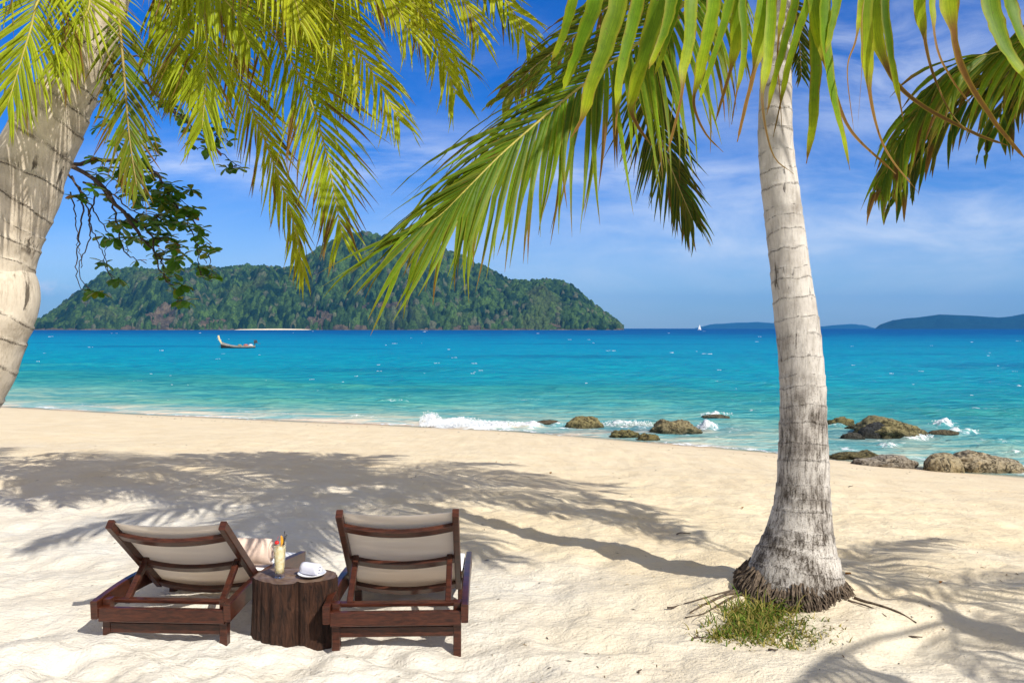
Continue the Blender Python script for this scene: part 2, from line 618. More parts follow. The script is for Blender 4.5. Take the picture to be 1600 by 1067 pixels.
def m_forest():
    m, g = mat('forest_canopy')
    at = g.n('ShaderNodeAttribute', attribute_name='Col')
    geo = g.n('ShaderNodeNewGeometry')
    n2 = g.noise(geo.outputs['Position'], 0.35, 5, 0.65)
    col = g.mix(g.ramp(n2, 0.38, 0.62), g.mix(1.0, at.outputs[0], (1.35, 1.3, 1.1), 'MULTIPLY'), g.mix(1.0, at.outputs[0], (0.5, 0.55, 0.55), 'MULTIPLY'))
    finish(g, pbsdf(g, col, 0.8, 0.1, g.bump(n2, 0.8, 2.0)).outputs[0])
    return m


M_SAND = m_sand(); M_SEA = m_sea(); M_FOAM = m_foam()
M_FROND = m_leaf('palm_leaflets', 0.46, 0.5, 0.2)
M_RACHIS = m_vcol('frond_rib', 0.5, 0.35, 60, 0.2, 0.003)
M_BROAD = m_leaf('broad_leaves', 0.3, 0.35, 0.4, margin=0.0)
M_BARK_M = m_trunk('grey_palm_bark', (0.62, 0.58, 0.53), (0.43, 0.39, 0.35), (0.05, 0.04, 0.033), (0.055, 0.043, 0.033), 17, 0.60, 0.55)
M_BARK_L = m_trunk('tan_palm_bark', (0.66, 0.575, 0.455), (0.50, 0.425, 0.325), (0.045, 0.032, 0.022), (0.09, 0.07, 0.05), 9, 0.585, 0.95)
M_ROOT = m_plain('palm_roots', (0.13, 0.098, 0.072), 0.9, 0.1, 40, 0.55, 0.8, 0.02)
M_TWIG = m_plain('twig_bark', (0.085, 0.06, 0.045), 0.85, 0.15, 60, 0.4, 0.5, 0.005)
M_WOOD = m_wood(); M_FABRIC = m_fabric()
M_STUMP = m_stump(); M_STUMPTOP = m_stump_top(); M_GLASS = m_glass()
M_TOWEL = m_plain('terry_towel', (0.78, 0.60, 0.49), 0.95, 0.05, 220, 0.08, 0.5, 0.004)
M_WHITE = m_plain('white_towel', (0.66, 0.66, 0.74), 0.95, 0.05, 250, 0.05, 0.5, 0.003)
M_CUSH = m_plain('white_cushion', (0.84, 0.84, 0.86), 0.9, 0.1, 12, 0.03, 0.2, 0.004)
M_CHINA = m_plain('white_china', (0.80, 0.81, 0.84), 0.15, 0.5, 5, 0.02, 0.0)
M_ROCK = m_rock(); M_FOREST = m_forest()
M_GRASS = m_leaf('grass_blades', 0.3, 0.6, 0.2, margin=0.0)


# ------------------------------------------------------------------ beach
_sx = np.array([-200, -60, -17.4, -12, -7.5, -3.5, 0, 3.0, 5.5, 7.8, 12, 40, 200.])
_sy = np.array([92, 43.0, 27.1, 24.9, 23.3, 22.0, 20.7, 18.8, 17.2, 15.2, 12.6, 0.0, -60.])


def shore_d(x, y):
    """signed distance seaward of the waterline (metres, approximate)"""
    s = np.interp(x, _sx, _sy)
    sl = (np.interp(x + 1.5, _sx, _sy) - np.interp(x - 1.5, _sx, _sy)) / 3.0
    return (y - s) / np.sqrt(1 + sl * sl)


def bump_at(x, y, cx, cy, rx, ry, h):
    return h * np.exp(-((x - cx) / rx) ** 2 - ((y - cy) / ry) ** 2)


def ground_z(x, y, fine=True):
    x = np.asarray(x, float); y = np.asarray(y, float)
    d = shore_d(x, y)
    t = -d
    up = np.clip(t / 11.5, 0, 1)
    z = np.where(d < 0, SEA + (up * 1.25 - 0.25 * up * up), SEA - np.minimum(d * 0.075, 2.5))
    z = z + 0.06 * fbm(x * 0.25, y * 0.25, 3, 3) * sstep(0, 6, t)
    if fine:
        a = sstep(0.3, 3.0, t)
        far = sstep(7.5, 10.5, y)
        dimple = 0.026 * fbm(x * 1.5, y * 1.9, 9, 4, 0.55)
        foot = -0.055 * np.maximum(0, pn(x * 2.1 + 3, y * 2.7, 41) - 0.16)
        z = z + a * (1 - 0.30 * far) * (dimple + foot)
        z = z + a * 0.010 * fbm(x * 5.0, y * 6.5, 23, 3, 0.6)
        # scuffed, heaped sand round the loungers
        scuff = np.exp(-((x + 1.3) / 1.7) ** 2 - ((y - 3.95) / 0.75) ** 2)
        z = z + scuff * (0.055 * fbm(x * 2.6, y * 3.4, 77, 4, 0.55) - 0.022 * np.abs(pn(x * 4.2, y * 5.6, 91)))
        z = z + bump_at(x, y, -0.6, 4.78, 0.28, 0.14, 0.07) + bump_at(x, y, -1.75, 4.85, 0.26, 0.14, 0.08)
        z = z + bump_at(x, y, -0.8, 4.02, 0.25, 0.10, 0.022) + bump_at(x, y, -2.15, 4.10, 0.3, 0.12, 0.025)
        # sand piled against the palm foot
        z = z + bump_at(x, y, 1.75, 4.9, 0.8, 0.65, 0.105) * (1 + 0.7 * pn(x * 3.1, y * 3.1, 55))
        z = z + bump_at(x, y, 1.72, 6.6, 0.35, 0.2, 0.05)
    return z


def gz(x, y):
    return float(ground_z(np.array([x]), np.array([y]))[0])


def axis(lo, f0, f1, hi, step, grow=1.09, maxs=4.0):
    a = list(np.arange(f0, f1 + step / 2, step))
    s = step; v = f1
    while v < hi:
        s = min(s * grow, maxs); v += s; a.append(v)
    s = step; v = f0
    while v > lo:
        s = min(s * grow, maxs); v -= s; a.insert(0, v)
    return np.array(a)


def grid_faces(nx, ny):
    i = np.arange(nx - 1)[None, :] + np.arange(ny - 1)[:, None] * nx
    i = i.ravel()
    return np.stack([i, i + 1, i + 1 + nx, i + nx], 1)


def build_sand():
    xs = axis(-130, -4.6, 5.2, 90, 0.032)
    ys = axis(-25, 3.2, 8.4, 90, 0.032, 1.03, 3.0)
    X, Y = np.meshgrid(xs, ys)
    X = X.ravel(); Y = Y.ravel()
    Z = ground_z(X, Y)
    d = shore_d(X, Y)
    yel = sstep(-16.0, -10.5, d + 2.2 * fbm(X * 0.35, Y * 0.35, 5, 3))
    wet = sstep(-1.3, -0.25, d + 0.35 * fbm(X * 0.5, Y * 0.5, 8, 3))
    c1 = np.array([0.74, 0.705, 0.63]); c2 = np.array([0.74, 0.635, 0.455]); c3 = np.array([0.66, 0.55, 0.40])
    col = c1 + (c2 - c1) * yel[:, None]
    col = col + (c3 - col) * (wet * 0.7)[:, None]
    o = link_mesh('sand', np.stack([X, Y, Z], 1), grid_faces(len(xs), len(ys)), M_SAND, None, True, col)
    tag(o, kind='structure')


build_sand()


# ------------------------------------------------------------------ sea
foam_spots = []   # (px, py, sx_px, sy_px, strength) in the photo, turned into places on the water


def sea_pt(px, py):
    D = F * (H - SEA) / (py - HOR)
    return (px - 800) / F * D, D


def build_sea():
    off = np.concatenate([np.arange(420, 240, -3.0), np.arange(240, 60, -0.9), np.arange(60, 12, -0.55),
                          np.geomspace(12, 0.33, 50)])
    D = F * (H - SEA) / off
    us = np.concatenate([np.linspace(-2.6, -0.72, 40)[:-1], np.linspace(-0.72, 0.72, 720), np.linspace(0.72, 2.6, 40)[1:]])
    U, Y = np.meshgrid(us, D)
    X = (U * Y).ravel(); Y = Y.ravel()
    d = shore_d(X, Y)
    ph = 1.6 * fbm(X * 0.05, Y * 0.05, 2, 3)
    near = np.exp(-np.maximum(d, 0) / 60.0)
    # swell lines rolling towards the beach, peaked crests
    sw = np.sin(d * 0.62 + ph * 2.4)
    amp = np.clip(0.5 + 1.2 * pn(X * 0.07 + 4, d * 0.10, 31), 0, 1.3)
    crest = np.maximum(0, sw) ** 3
    Z = SEA + sstep(0.8, 8, d) * near * 0.20 * amp * (crest - 0.2)
    Z = Z + sstep(0.5, 6, d) * (0.045 * fbm(X * 0.55, Y * 0.75, 13, 3, 0.6) * np.clip(1.6 - Y / 200, 0.15, 1))
    foam = np.zeros_like(X)
    # breaking crest near the beach (centre of the picture) and froth by the rocks
    spots = [(980, 664, 150, 5, 0.34), (1400, 686, 170, 9, 0.32), (1530, 690, 110, 9, 0.30), (760, 671, 120, 4, 0.40), (1130, 672, 80, 8, 0.34), (1340, 668, 60, 8, 0.34), (700, 664, 60, 7, 1.05), (760, 667, 60, 6, 1.0), (672, 657, 14, 8, 1.1), (825, 666, 34, 5, 0.85), (560, 650, 60, 2, 0.5),
             (975, 663, 38, 6, 0.72), (1105, 668, 22, 7, 0.9), (1115, 648, 26, 4, 0.75), (1000, 668, 22, 4, 0.6), (870, 664, 20, 4, 0.6),
             (1310, 664, 22, 5, 0.6), (1430, 684, 40, 6, 0.65), (1475, 662, 26, 6, 0.75), (1390, 695, 30, 5, 0.65), (1330, 680, 25, 5, 0.5),
             (1500, 676, 40, 5, 0.7), (1560, 690, 50, 5, 0.5), (1590, 706, 30, 4, 0.55), (735, 609, 44, 1.3, 0.42), (830, 625, 60, 2.0, 0.36),
             (210, 595, 34, 1.0, 0.40), (490, 609, 34, 1.0, 0.40), (575, 651, 20, 3, 0.5), (1520, 640, 60, 2.6, 0.5), (620, 630, 40, 1.5, 0.45),
             (1290, 712, 14, 3, 0.7), (1180, 640, 30, 2, 0.4)]
    PX = X / Y * F + 800; PY = HOR + F * (H - SEA) / Y
    for (a, b, c, e, s) in spots:
        foam = np.maximum(foam, (s + 0.14) * np.exp(-((PX - a) / c) ** 2 - ((PY - b) / e) ** 2))
    Z = Z + 0.13 * np.clip(foam - 0.5, 0, 1) / 0.45 * sstep(0.3, 1.5, d) * (1 + 0.9 * fbm(X * 2.2, Y * 2.2, 91, 3, 0.6))
    # thin swash line along the beach
    depth = SEA - ground_z(X, Y, False)
    edge = np.exp(-((depth - 0.03 - 0.03 * fbm(X * 0.4, Y * 0.4, 51, 3)) / 0.022) ** 2) + 0.7 * np.exp(-((depth - 0.13 - 0.05 * fbm(X * 0.3, Y * 0.4, 53, 3)) / 0.03) ** 2)
    foam = np.maximum(foam, 0.80 * edge * np.clip(0.7 + pn(X * 0.3, Y * 0.3, 61), 0, 1))
    foam = np.maximum(foam, 0.62 * sstep(0.8, 1.0, sw * np.clip(amp, 0, 1.1)) * np.exp(-((d - 9) / 9) ** 2) * np.clip(pn(X * 0.25, Y * 0.2, 71) + 0.35, 0, 1))
    # water colour from depth
    dd = np.maximum(d, 0) * (1 + 0.25 * fbm(X * 0.06, Y * 0.06, 19, 3))
    # right side is a little shallower further out
    stops_d = np.array([0, 1.2, 4, 8, 14, 26, 60, 150, 420, 3000])
    stops_c = np.array([[0.74, 0.72, 0.58], [0.52, 0.60, 0.50], [0.20, 0.43, 0.38], [0.065, 0.36, 0.35], [0.015, 0.27, 0.305],
                        [0.001, 0.29, 0.40], [0.001, 0.275, 0.43], [0.0010, 0.22, 0.40], [0.0010, 0.10, 0.29], [0.001, 0.055, 0.20]])
    col = np.stack([np.interp(np.log1p(dd), np.log1p(stops_d), stops_c[:, k]) for k in range(3)], 1)
    # weed/reef patches: darker blue, and the green light through standing crests
    patch = sstep(0.15, 0.75, fbm(X * 0.02 + 9, Y * 0.045, 87, 3)) * sstep(8, 20, d) * np.exp(-d / 260)
    col = col * (1 - 0.34 * patch[:, None] * np.array([1, 1, 0.6]))
    green = sstep(0.25, 0.9, sw) * np.clip(amp, 0, 1) * np.exp(-((d - 10) / 11) ** 2)
    col = col + (np.array([0.05, 0.36, 0.31]) - col) * (0.75 * green)[:, None]
    rk = np.exp(-((PX - 1390) / 110) ** 2 - ((PY - 678) / 16) ** 2) + np.exp(-((PX - 1010) / 130) ** 2 - ((PY - 672) / 9) ** 2)
    col = col + (np.array([0.16, 0.20, 0.24]) - col) * (0.6 * np.clip(rk, 0, 1))[:, None]
    cover = sstep(-0.01, 0.05, depth)
    o = link_mesh('sea', np.stack([X, Y, Z], 1), grid_faces(len(us), len(D)), M_SEA, None, True, col,
                  {'foam': foam, 'cover': cover})
    tag(o, kind='structure')


build_sea()

ICO_V = None


def ico():
    global ICO_V
    t = (1 + 5 ** 0.5) / 2
    v = np.array([(-1, t, 0), (1, t, 0), (-1, -t, 0), (1, -t, 0), (0, -1, t), (0, 1, t), (0, -1, -t), (0, 1, -t), (t, 0, -1), (t, 0, 1), (-t, 0, -1), (-t, 0, 1)], float)
    v /= np.linalg.norm(v[0])
    f = [(0, 11, 5), (0, 5, 1), (0, 1, 7), (0, 7, 10), (0, 10, 11), (1, 5, 9), (5, 11, 4), (11, 10, 2), (10, 7, 6), (7, 1, 8), (3, 9, 4), (3, 4, 2), (3, 2, 6), (3, 6, 8), (3, 8, 9), (4, 9, 5), (2, 4, 11), (6, 2, 10), (8, 6, 7), (9, 8, 1)]
    return v, f


def icosub(v, f):
    v = [tuple(q) for q in v]; cache = {}; nf = []

    def mid(a, b):
        k = (min(a, b), max(a, b))
        if k not in cache:
            q = np.array(v[a]) + np.array(v[b]); q /= np.linalg.norm(q)
            cache[k] = len(v); v.append(tuple(q))
        return cache[k]
    for a, b, c in f:
        x, y, z = mid(a, b), mid(b, c), mid(c, a)
        nf += [(a, x, z), (b, y, x), (c, z, y), (x, y, z)]
    return np.array(v), nf


def build_foam():
    mb = MB()
    v0, f0 = ico()

    def blob(x, y, z, rx, ry, rz):
        q = v0 * np.array([rx, ry, rz]) * (1 + 0.25 * rng.standard_normal((12, 1)))
        a = rng.uniform(0, 6.28)
        mb.add([(p[0] + x, p[1] + y, p[2] + z) for p in q], f0)
    # froth of the breaking wave, and spray thrown at the rocks
    zones = [(655, 845, 664, 668, 2600, 0.013, 0.12), (655, 690, 654, 665, 700, 0.011, 0.24), (690, 760, 660, 667, 1000, 0.012, 0.17),
             (940, 1020, 660, 667, 500, 0.010, 0.06), (1088, 1122, 664, 671, 220, 0.010, 0.06), (1095, 1145, 646, 650, 160, 0.011, 0.04),
             (1410, 1460, 681, 686, 300, 0.010, 0.05), (1456, 1490, 658, 664, 170, 0.010, 0.06), (1480, 1530, 673, 677, 200, 0.010, 0.03)]
    for (a, b, c, e, n, r, h) in zones:
        for k in range(n):
            px = rng.uniform(a, b); py = rng.uniform(c, e)
            edge = math.sin(math.pi * (px - a) / (b - a)) ** 0.5
            if rng.uniform() > edge + 0.12: continue
            x, y = sea_pt(px, py)
            rr = r * rng.uniform(0.4, 1.2)
            blob(x, y, SEA + 0.02 + h * edge * rng.uniform(0, 1) ** 1.6, rr * 1.4, rr, rr)
    # scattered whitecaps out at sea: low streaks of froth standing on small crests
    for k in range(95):
        py = HOR + 4 + 105 * rng.uniform() ** 1.5
        px = rng.uniform(-120, 1720)
        x, y = sea_pt(px, py)
        if float(shore_d(np.array([x]), np.array([y]))[0]) < 10: continue
        L = rng.uniform(0.7, 3.6) * (1 if rng.uniform() < 0.8 else 1.8) / F * y
        hh = rng.uniform(0.15, 0.55) / F * y
        for q in range(5):
            blob(x + rng.uniform(-1, 1) * L, y + rng.uniform(-1.5, 1.5) * L, SEA + 0.05, L * rng.uniform(0.2, 0.5), L * 0.2, hh * rng.uniform(0.4, 1))
    o = mb.build('sea_foam', M_FOAM)
    tag(o, 'white froth of breaking waves and whitecaps on the turquoise sea', 'foam', kind='stuff')


build_foam()


# ------------------------------------------------------------------ far islands
def island(name, ridge, D, depth, crown, seed, forest_mat, rock_mat, nx, ny, tree=True, bare=()):
    """ridge: photo silhouette (px,py). A hill mass with gullies under a canopy of crowns."""
    rp = np.array(ridge, float)
    xs_ = (rp[:, 0] - 800) / F * D
    hs_ = (HOR - rp[:, 1]) / F * D + (H - SEA)
    hs_ = np.maximum(hs_, 0)
    x0, x1 = xs_[0], xs_[-1]
    xs = np.linspace(x0, x1, nx)
    ts = np.linspace(0, 1, ny)
    X, T = np.meshgrid(xs, ts)
    X0 = X
    Hx = np.interp(X, xs_, hs_)
    prof = np.where(T < 0.62, np.sin(np.clip(T / 0.62, 0, 1) * math.pi / 2) ** 0.85, np.cos(np.clip((T - 0.62) / 0.38, 0, 1) * math.pi / 2))
    Y = D - depth * 0.62 + T * depth + 0.10 * depth * fbm(X / depth * 1.5, X * 0, seed, 3) * (1 - T)
    gul = fbm(X / (depth * 0.20), Y / (depth * 0.5), seed + 3, 4)
    Z = Hx * prof * (1 + 0.50 * gul * (1 - prof ** 5))
    X = X0 * (Y / D)
    Z = Z * (Y / D)      # keep the skyline height where the ridge is nearer or farther
    Zr = Z + SEA - 1.0 + (2.6 * fbm(X / 11.0, Y / 11.0, seed + 71, 3) if tree else 0) * sstep(0, 0.03, T)
    base = np.stack([X.ravel(), Y.ravel(), Zr.ravel()], 1)
    t = link_mesh(name, base, grid_faces(nx, ny), rock_mat, None, True)
    tag(t, kind='structure')
    if not tree: return
    # canopy: dome of each crown from a jittered lattice
    cr = crown
    gx = X / cr; gy = Y / cr / 1.2
    ix = np.floor(gx); iy = np.floor(gy)
    best = np.zeros_like(X); cid = np.zeros_like(X)
    for dx in (-1, 0, 1):
        for dy in (-1, 0, 1):
            jx = ix + dx; jy = iy + dy
            cx_ = jx + 0.15 + 0.7 * _hash(jx, jy, seed + 5); cy_ = jy + 0.15 + 0.7 * _hash(jx, jy, seed + 6)
            rr = 0.45 + 0.55 * _hash(jx, jy, seed + 7)
            hh = 0.25 + 1.0 * _hash(jx, jy, seed + 8)
            q = ((gx - cx_) ** 2 + (gy - cy_) ** 2) / rr ** 2
            dome = np.sqrt(np.maximum(0, 1 - q)) * hh
            up = dome > best
            best = np.where(up, dome, best); cid = np.where(up, _hash(jx, jy, seed + 9), cid)
    mask = np.ones_like(X)
    PXs = X / Y * F + 800; PYs = HOR - (Zr - H) / Y * F
    for (a, b, c, e) in bare:
        nz = 1.3 * fbm(X / (cr * 2.2), Y / (cr * 2.2), seed + 31, 3) - 0.25
        mask = np.where(((PXs - a) / c) ** 2 + ((PYs - b) / e) ** 2 < 1 + nz, 0, mask)
    shore = Z > (2.2 + 1.8 * fbm(X / (cr * 3), Y / (cr * 3), seed + 41, 2))
    mask = mask * shore
    Zf = Zr + np.where(mask > 0, 0.4 + best * cr * 1.15, -6)
    c_a = np.array([0.004, 0.020, 0.012]); c_b = np.array([0.060, 0.115, 0.030]); c_c = np.array([0.075, 0.09, 0.04])
    k = np.clip(cid * 0.9 + 0.35 * fbm(X / (cr * 9), Y / (cr * 9), seed + 51, 3), 0, 1).ravel()[:, None]
    col = c_a + (c_b - c_a) * k
    gr = (_hash(np.floor(cid * 9973).astype(int), np.floor(cid * 7919).astype(int), 3) > 0.92).ravel()[:, None] * 0.75
    col = col + (np.array([0.105, 0.11, 0.075]) - col) * gr
    dry = (sstep(0.25, 0.8, fbm(X / (cr * 14), Y / (cr * 14), seed + 61, 3)) * 0.45).ravel()[:, None]
    col = col + (c_c - col) * dry
    fc = grid_faces(nx, ny)
    mk = mask.ravel()
    keep = mk[fc].max(axis=1) > 0
    o = link_mesh('forest', np.stack([X.ravel(), Y.ravel(), Zf.ravel()], 1), fc[keep], forest_mat, None, True, col)
    tag(o, 'dense green forest canopy covering the big hilly island', 'forest', kind='stuff')


M_ISROCK = m_hill('island_rock', (0.19, 0.145, 0.095), (0.045, 0.042, 0.038), 0.07, 6.0)
island('island_hills', [(30, 516), (60, 505), (75, 497), (100, 477), (140, 447), (175, 428), (210, 421), (250, 428), (275, 430), (310, 419), (345, 424), (360, 422),
                        (385, 418), (410, 423), (440, 425), (465, 419), (482, 400), (505, 387), (535, 374), (565, 367), (590, 372), (640, 376),
                        (680, 386), (715, 402), (745, 418), (775, 430), (800, 443), (825, 444), (850, 441), (880, 445), (905, 462), (935, 485), (960, 503), (975, 514)],
       1500.0, 420.0, 7.0, 4, M_FOREST, M_ISROCK, 1300, 230, True,
       [(255, 495, 26, 20), (330, 505, 28, 8), (497, 500, 20, 16), (600, 480, 34, 7), (540, 512, 30, 4), (720, 512, 40, 3), (815, 490, 20, 4), (870, 508, 30, 3), (200, 512, 20, 3)])


def m_far(name, col):
    return m_hill(name, col, tuple(x * 1.4 for x in col), 0.012, 6)


M_FAR1 = m_far('far_wooded_hill', (0.006, 0.026, 0.036))
island('far_headland', [(1366, 514), (1375, 507), (1395, 500), (1440, 495), (1468, 491), (1520, 493), (1560, 496), (1580, 494), (1610, 488), (1680, 480), (1760, 490), (1850, 513)],
       4600.0, 900.0, 24.0, 24, M_FAR1, M_FAR1, 300, 60, False)
island('distant_island', [(1085, 513), (1110, 507), (1150, 504), (1190, 503.5), (1230, 506), (1260, 509), (1285, 510), (1300, 508), (1330, 506), (1350, 508), (1368, 513)],
       9000.0, 1200.0, 40.0, 44, M_FAR1, M_FAR1, 200, 40, False)


def build_far_beach():
    # pale strip of sand on the island's shore
    vs = []; fs = []
    n = 60
    for i in range(n):
        px = 366 + (482 - 366) * i / (n - 1)
        D = 1238.0
        x = (px - 800) / F * D
        t = math.sin(math.pi * i / (n - 1)) ** 0.4
        vs += [(x, D, SEA + 0.15), (x, D + 3, SEA + 0.4 + 1.3 * t), (x, D + 40, SEA + 0.5 + 1.9 * t)]
    for i in range(n - 1):
        a = i * 3
        fs += [(a, a + 3, a + 4, a + 1), (a + 1, a + 4, a + 5, a + 2)]
    o = link_mesh('island_beach', vs, fs, m_plain('pale_sand', (0.75, 0.64, 0.48), 0.9, 0.1, 0.1, 0.1, 0), None, True)
    tag(o, kind='structure')


build_far_beach()


# ------------------------------------------------------------------ palms
G1 = np.array([0.14, 0.26, 0.010]); G2 = np.array([0.055, 0.125, 0.012]); YG = np.array([0.52, 0.58, 0.020])
YE = np.array([0.62, 0.46, 0.03]); BR = np.array([0.22, 0.105, 0.03]); OL = np.array([0.14, 0.14, 0.02])


def leaflet(mb, pts, Ws, widths, cols, fold=0.22):
    vs = []; cs = []; fs = []
    n = len(pts)
    for i in range(n):
        T = (pts[min(i + 1, n - 1)] - pts[max(i - 1, 0)]).normalized()
        Wd = Ws[i]; N = Wd.cross(T)
        wl, wr = widths[i] if isinstance(widths[i], tuple) else (widths[i], widths[i])
        vs += [pts[i] - Wd * (wl / 2), pts[i] + N * ((wl + wr) / 2 * fold), pts[i] + Wd * (wr / 2)]
        c = cols[i]
        m = c * 1.12
        cs += [(c[0], c[1], c[2], 0.0), (m[0], m[1], m[2], 0.5), (c[0], c[1], c[2], 1.0)]
    for i in range(n - 1):
        a = i * 3
        fs += [(a, a + 1, a + 4, a + 3), (a + 1, a + 2, a + 5, a + 4)]
    mb.add(vs, fs, cs)


def frond(parent, ctrl, L=0.55, width=0.028, n=55, droop=0.22, vee=0.25, start=0.14, pal='mix', brown=0.35, seed=0,
          fwd=(58, 28), ref=None, rr=0.016, off=(0, 0, 0), ragged=0.15, label=None, tipfrac=0.45, turn=0.0, stiff=0.0):
    rnd = random.Random(seed)
    off = Vector(off)
    sp = catmull(ctrl, 70)
    N = len(sp)
    mb = MB()
    base_c, alt_c = {'green': (G1, G2), 'yellow': (YG, YG * 0.6 + YE * 0.4), 'mix': (G1 * 0.5 + YG * 0.5, YG), 'dark': (G2, OL * 0.7), 'olive': (OL, G1),
                     'dry': (YE * 0.75, BR)}[pal]
    for i in range(n):
        for side in (-1, 1):
            s = start + (1 - start) * (i + rnd.uniform(-0.35, 0.35) + 0.5) / n
            s = min(max(s, start), 0.995)
            k = s * (N - 1); a = int(k); fr = k - a
            p = sp[a].lerp(sp[min(a + 1, N - 1)], fr)
            T = (sp[min(a + 2, N - 1)] - sp[max(a - 1, 0)]).normalized()
            up = ref if ref is not None else Vector((0, 0, 1))
            if abs(T.dot(up)) > 0.93: up = Vector((0.25, -0.95, 0.2))
            if turn: up = (up + Vector((rnd.uniform(-1, 1), 0, rnd.uniform(-1, 1))) * turn).normalized()
            Sd = T.cross(up).normalized(); U = Sd.cross(T).normalized()
            ln = L * (0.55 + 0.45 * math.sin(math.pi * min(1, (s - start) / (1 - start) * 1.5 + 0.12))) if s < 0.55 else L * (1 - (1 - tipfrac) * ((s - 0.55) / 0.45) ** 1.3)
            ln *= rnd.uniform(0.82, 1.1)
            if rnd.random() < ragged: ln *= rnd.uniform(0.45, 0.8)
            ang = math.radians(fwd[0] + (fwd[1] - fwd[0]) * s + rnd.uniform(-7, 7))
            ve = vee * rnd.uniform(0.5, 1.3)
            d = (T * math.cos(ang) + (Sd * side * math.cos(ve) + U * math.sin(ve)) * math.sin(ang)).normalized()
            pts = [p]; M = 7
            g = droop * rnd.uniform(0.7, 1.4) * (1 - stiff * s * s)
            sway = Vector((rnd.uniform(-1, 1), rnd.uniform(-1, 1), 0)) * 0.05
            kink = rnd.random() < 0.14
            for q in range(M):
                f = (q / M)
                d = (d + Vector((0, 0, -1)) * g * (0.55 + 0.9 * f) + sway * f * 2).normalized()
                if kink and q == 3: d = (d + Vector((0, 0, -0.9))).normalized()
                pts.append(pts[-1] + d * (ln / M))
            tw = rnd.uniform(-0.5, 0.5)
            Ws = []; ws = []; cs = []
            lc = base_c + (alt_c - base_c) * rnd.random() ** 1.4
            lc = lc * rnd.uniform(0.72, 1.15)
            bt = 1.0 - brown * rnd.random() ** 1.5 * (1.6 if rnd.random() < 0.25 else 0.7)
            if pal == 'dry' or rnd.random() < brown * 0.22: bt *= rnd.uniform(0.3, 0.9)
            for q in range(M + 1):
                dd = (pts[min(q + 1, M)] - pts[max(q - 1, 0)]).normalized()
                w = (T - dd * T.dot(dd))
                w = w.normalized() if w.length > 0.05 else Sd
                w = (Matrix.Rotation(tw * (q / M), 3, dd) @ w).normalized()
                Ws.append(w)
                f = q / M
                ws.append(width * rnd.uniform(0.9, 1.1) * (0.45, 0.9, 1.0, 0.98, 0.85, 0.62, 0.34, 0.04)[q])
                b = float(np.clip((f - bt) / 0.16 + 0.3, 0, 1)) if f > bt - 0.05 else 0
                cc = lc + (YG * 0.95 - lc) * 0.30 * f * (0 if pal == 'dark' else 1)
                cs.append(cc + (BR * rnd.uniform(0.8, 1.2) - cc) * b)
            leaflet(mb, [q - off for q in pts], Ws, ws, cs)
    o = mb.build('frond', M_FROND, parent)
    rb = MB()
    rc = (0.42, 0.36, 0.06) if pal in ('yellow', 'mix', 'green') else (0.33, 0.25, 0.07)
    tube(rb, [q - off for q in sp], [rr * (1 - 0.8 * i / (N - 1)) * (1.5 if i < 4 else 1) for i in range(N)], 7, rc)
    rb.build('rachis', M_RACHIS, o, True)
    if label: o['label'] = label
    return o


def bez(p0, p1, p2, n=9):
    return [p0 * (1 - t) ** 2 + p1 * (2 * t * (1 - t)) + p2 * t * t for t in [i / (n - 1) for i in range(n)]]


def radial(c, az, ln, rise, endz):
    a = math.radians(az)
    d = Vector((math.cos(a), math.sin(a), 0))
    return bez(c, c + d * ln * 0.45 + Vector((0, 0, rise)), c + d * ln + Vector((0, 0, endz)))


def trunk(parent, center, radii, mat_, off, spacing=0.085, seed=3, lichen=None, scar=0.03, name='trunk', lump=0.02):
    """center: list of Vector, radii at the same points; rings every ~spacing metres"""
    rnd = random.Random(seed)
    L = sum((center[i + 1] - center[i]).length for i in range(len(center) - 1))
    n = int(L / 0.011); seg = 56
    sp = catmull(center, n)
    # radius along length
    acc = [0]
    for i in range(len(center) - 1): acc.append(acc[-1] + (center[i + 1] - center[i]).length)
    rad = np.interp(np.linspace(0, L, n), acc, radii)
    # irregular ring positions
    pos = [0.0]
    while pos[-1] < L + 0.3: pos.append(pos[-1] + spacing * rnd.uniform(0.55, 1.5))
    pos = np.array(pos)
    tilt = [(rnd.uniform(-1, 1) * 0.22, rnd.uniform(0, 6.28)) for _ in pos]
    V = []; ringA = []; lichA = []
    off = Vector(off)
    ang = np.linspace(0, 2 * math.pi, seg, endpoint=False)
    A = None
    for i in range(n):
        T = (sp[min(i + 1, n - 1)] - sp[max(i - 1, 0)]).normalized()
        if A is None: A = Vector((1, 0, 0))
        A = (A - T * A.dot(T)).normalized(); B = T.cross(A)
        s = L * i / (n - 1)
        r0 = rad[i]
        # ring phase with slight tilt round the stem
        sl = s + r0 * 0.22 * np.cos(ang - 1.3) + 0.014 * pn(ang * 1.6, np.full(seg, s * 3), seed)
        idx = np.clip(np.searchsorted(pos, sl) - 1, 0, len(pos) - 2)
        ph = (sl - pos[idx]) / (pos[idx + 1] - pos[idx])
        ledge = scar * r0 * (np.clip(ph, 0, 1) ** 2.2 - 0.4) + 0.018 * r0 * pn(ang * 2 + idx * 3.7, np.full(seg, s * 9), seed + 5)
        lum = lump * r0 * pn(np.cos(ang) * 1.2 + 5, np.sin(ang) * 1.2 + s * 2.2, seed + 9)
        rr = r0 + ledge + lum
        for k in range(seg):
            V.append(sp[i] + A * (math.cos(ang[k]) * rr[k]) + B * (math.sin(ang[k]) * rr[k]) - off)
        ringA.append(ph)
        lv = lichen(s / L) if lichen else 0.1
        lichA.append(np.clip(lv + 0.25 * pn(ang * 1.5, np.full(seg, s * 4), seed + 15), 0, 1))
    o = link_mesh(name, [tuple(q) for q in V], _tubefaces(n, seg), mat_, parent, True,
                  attrs={'ring': np.concatenate(ringA), 'lichen': np.concatenate(lichA)})
    return o


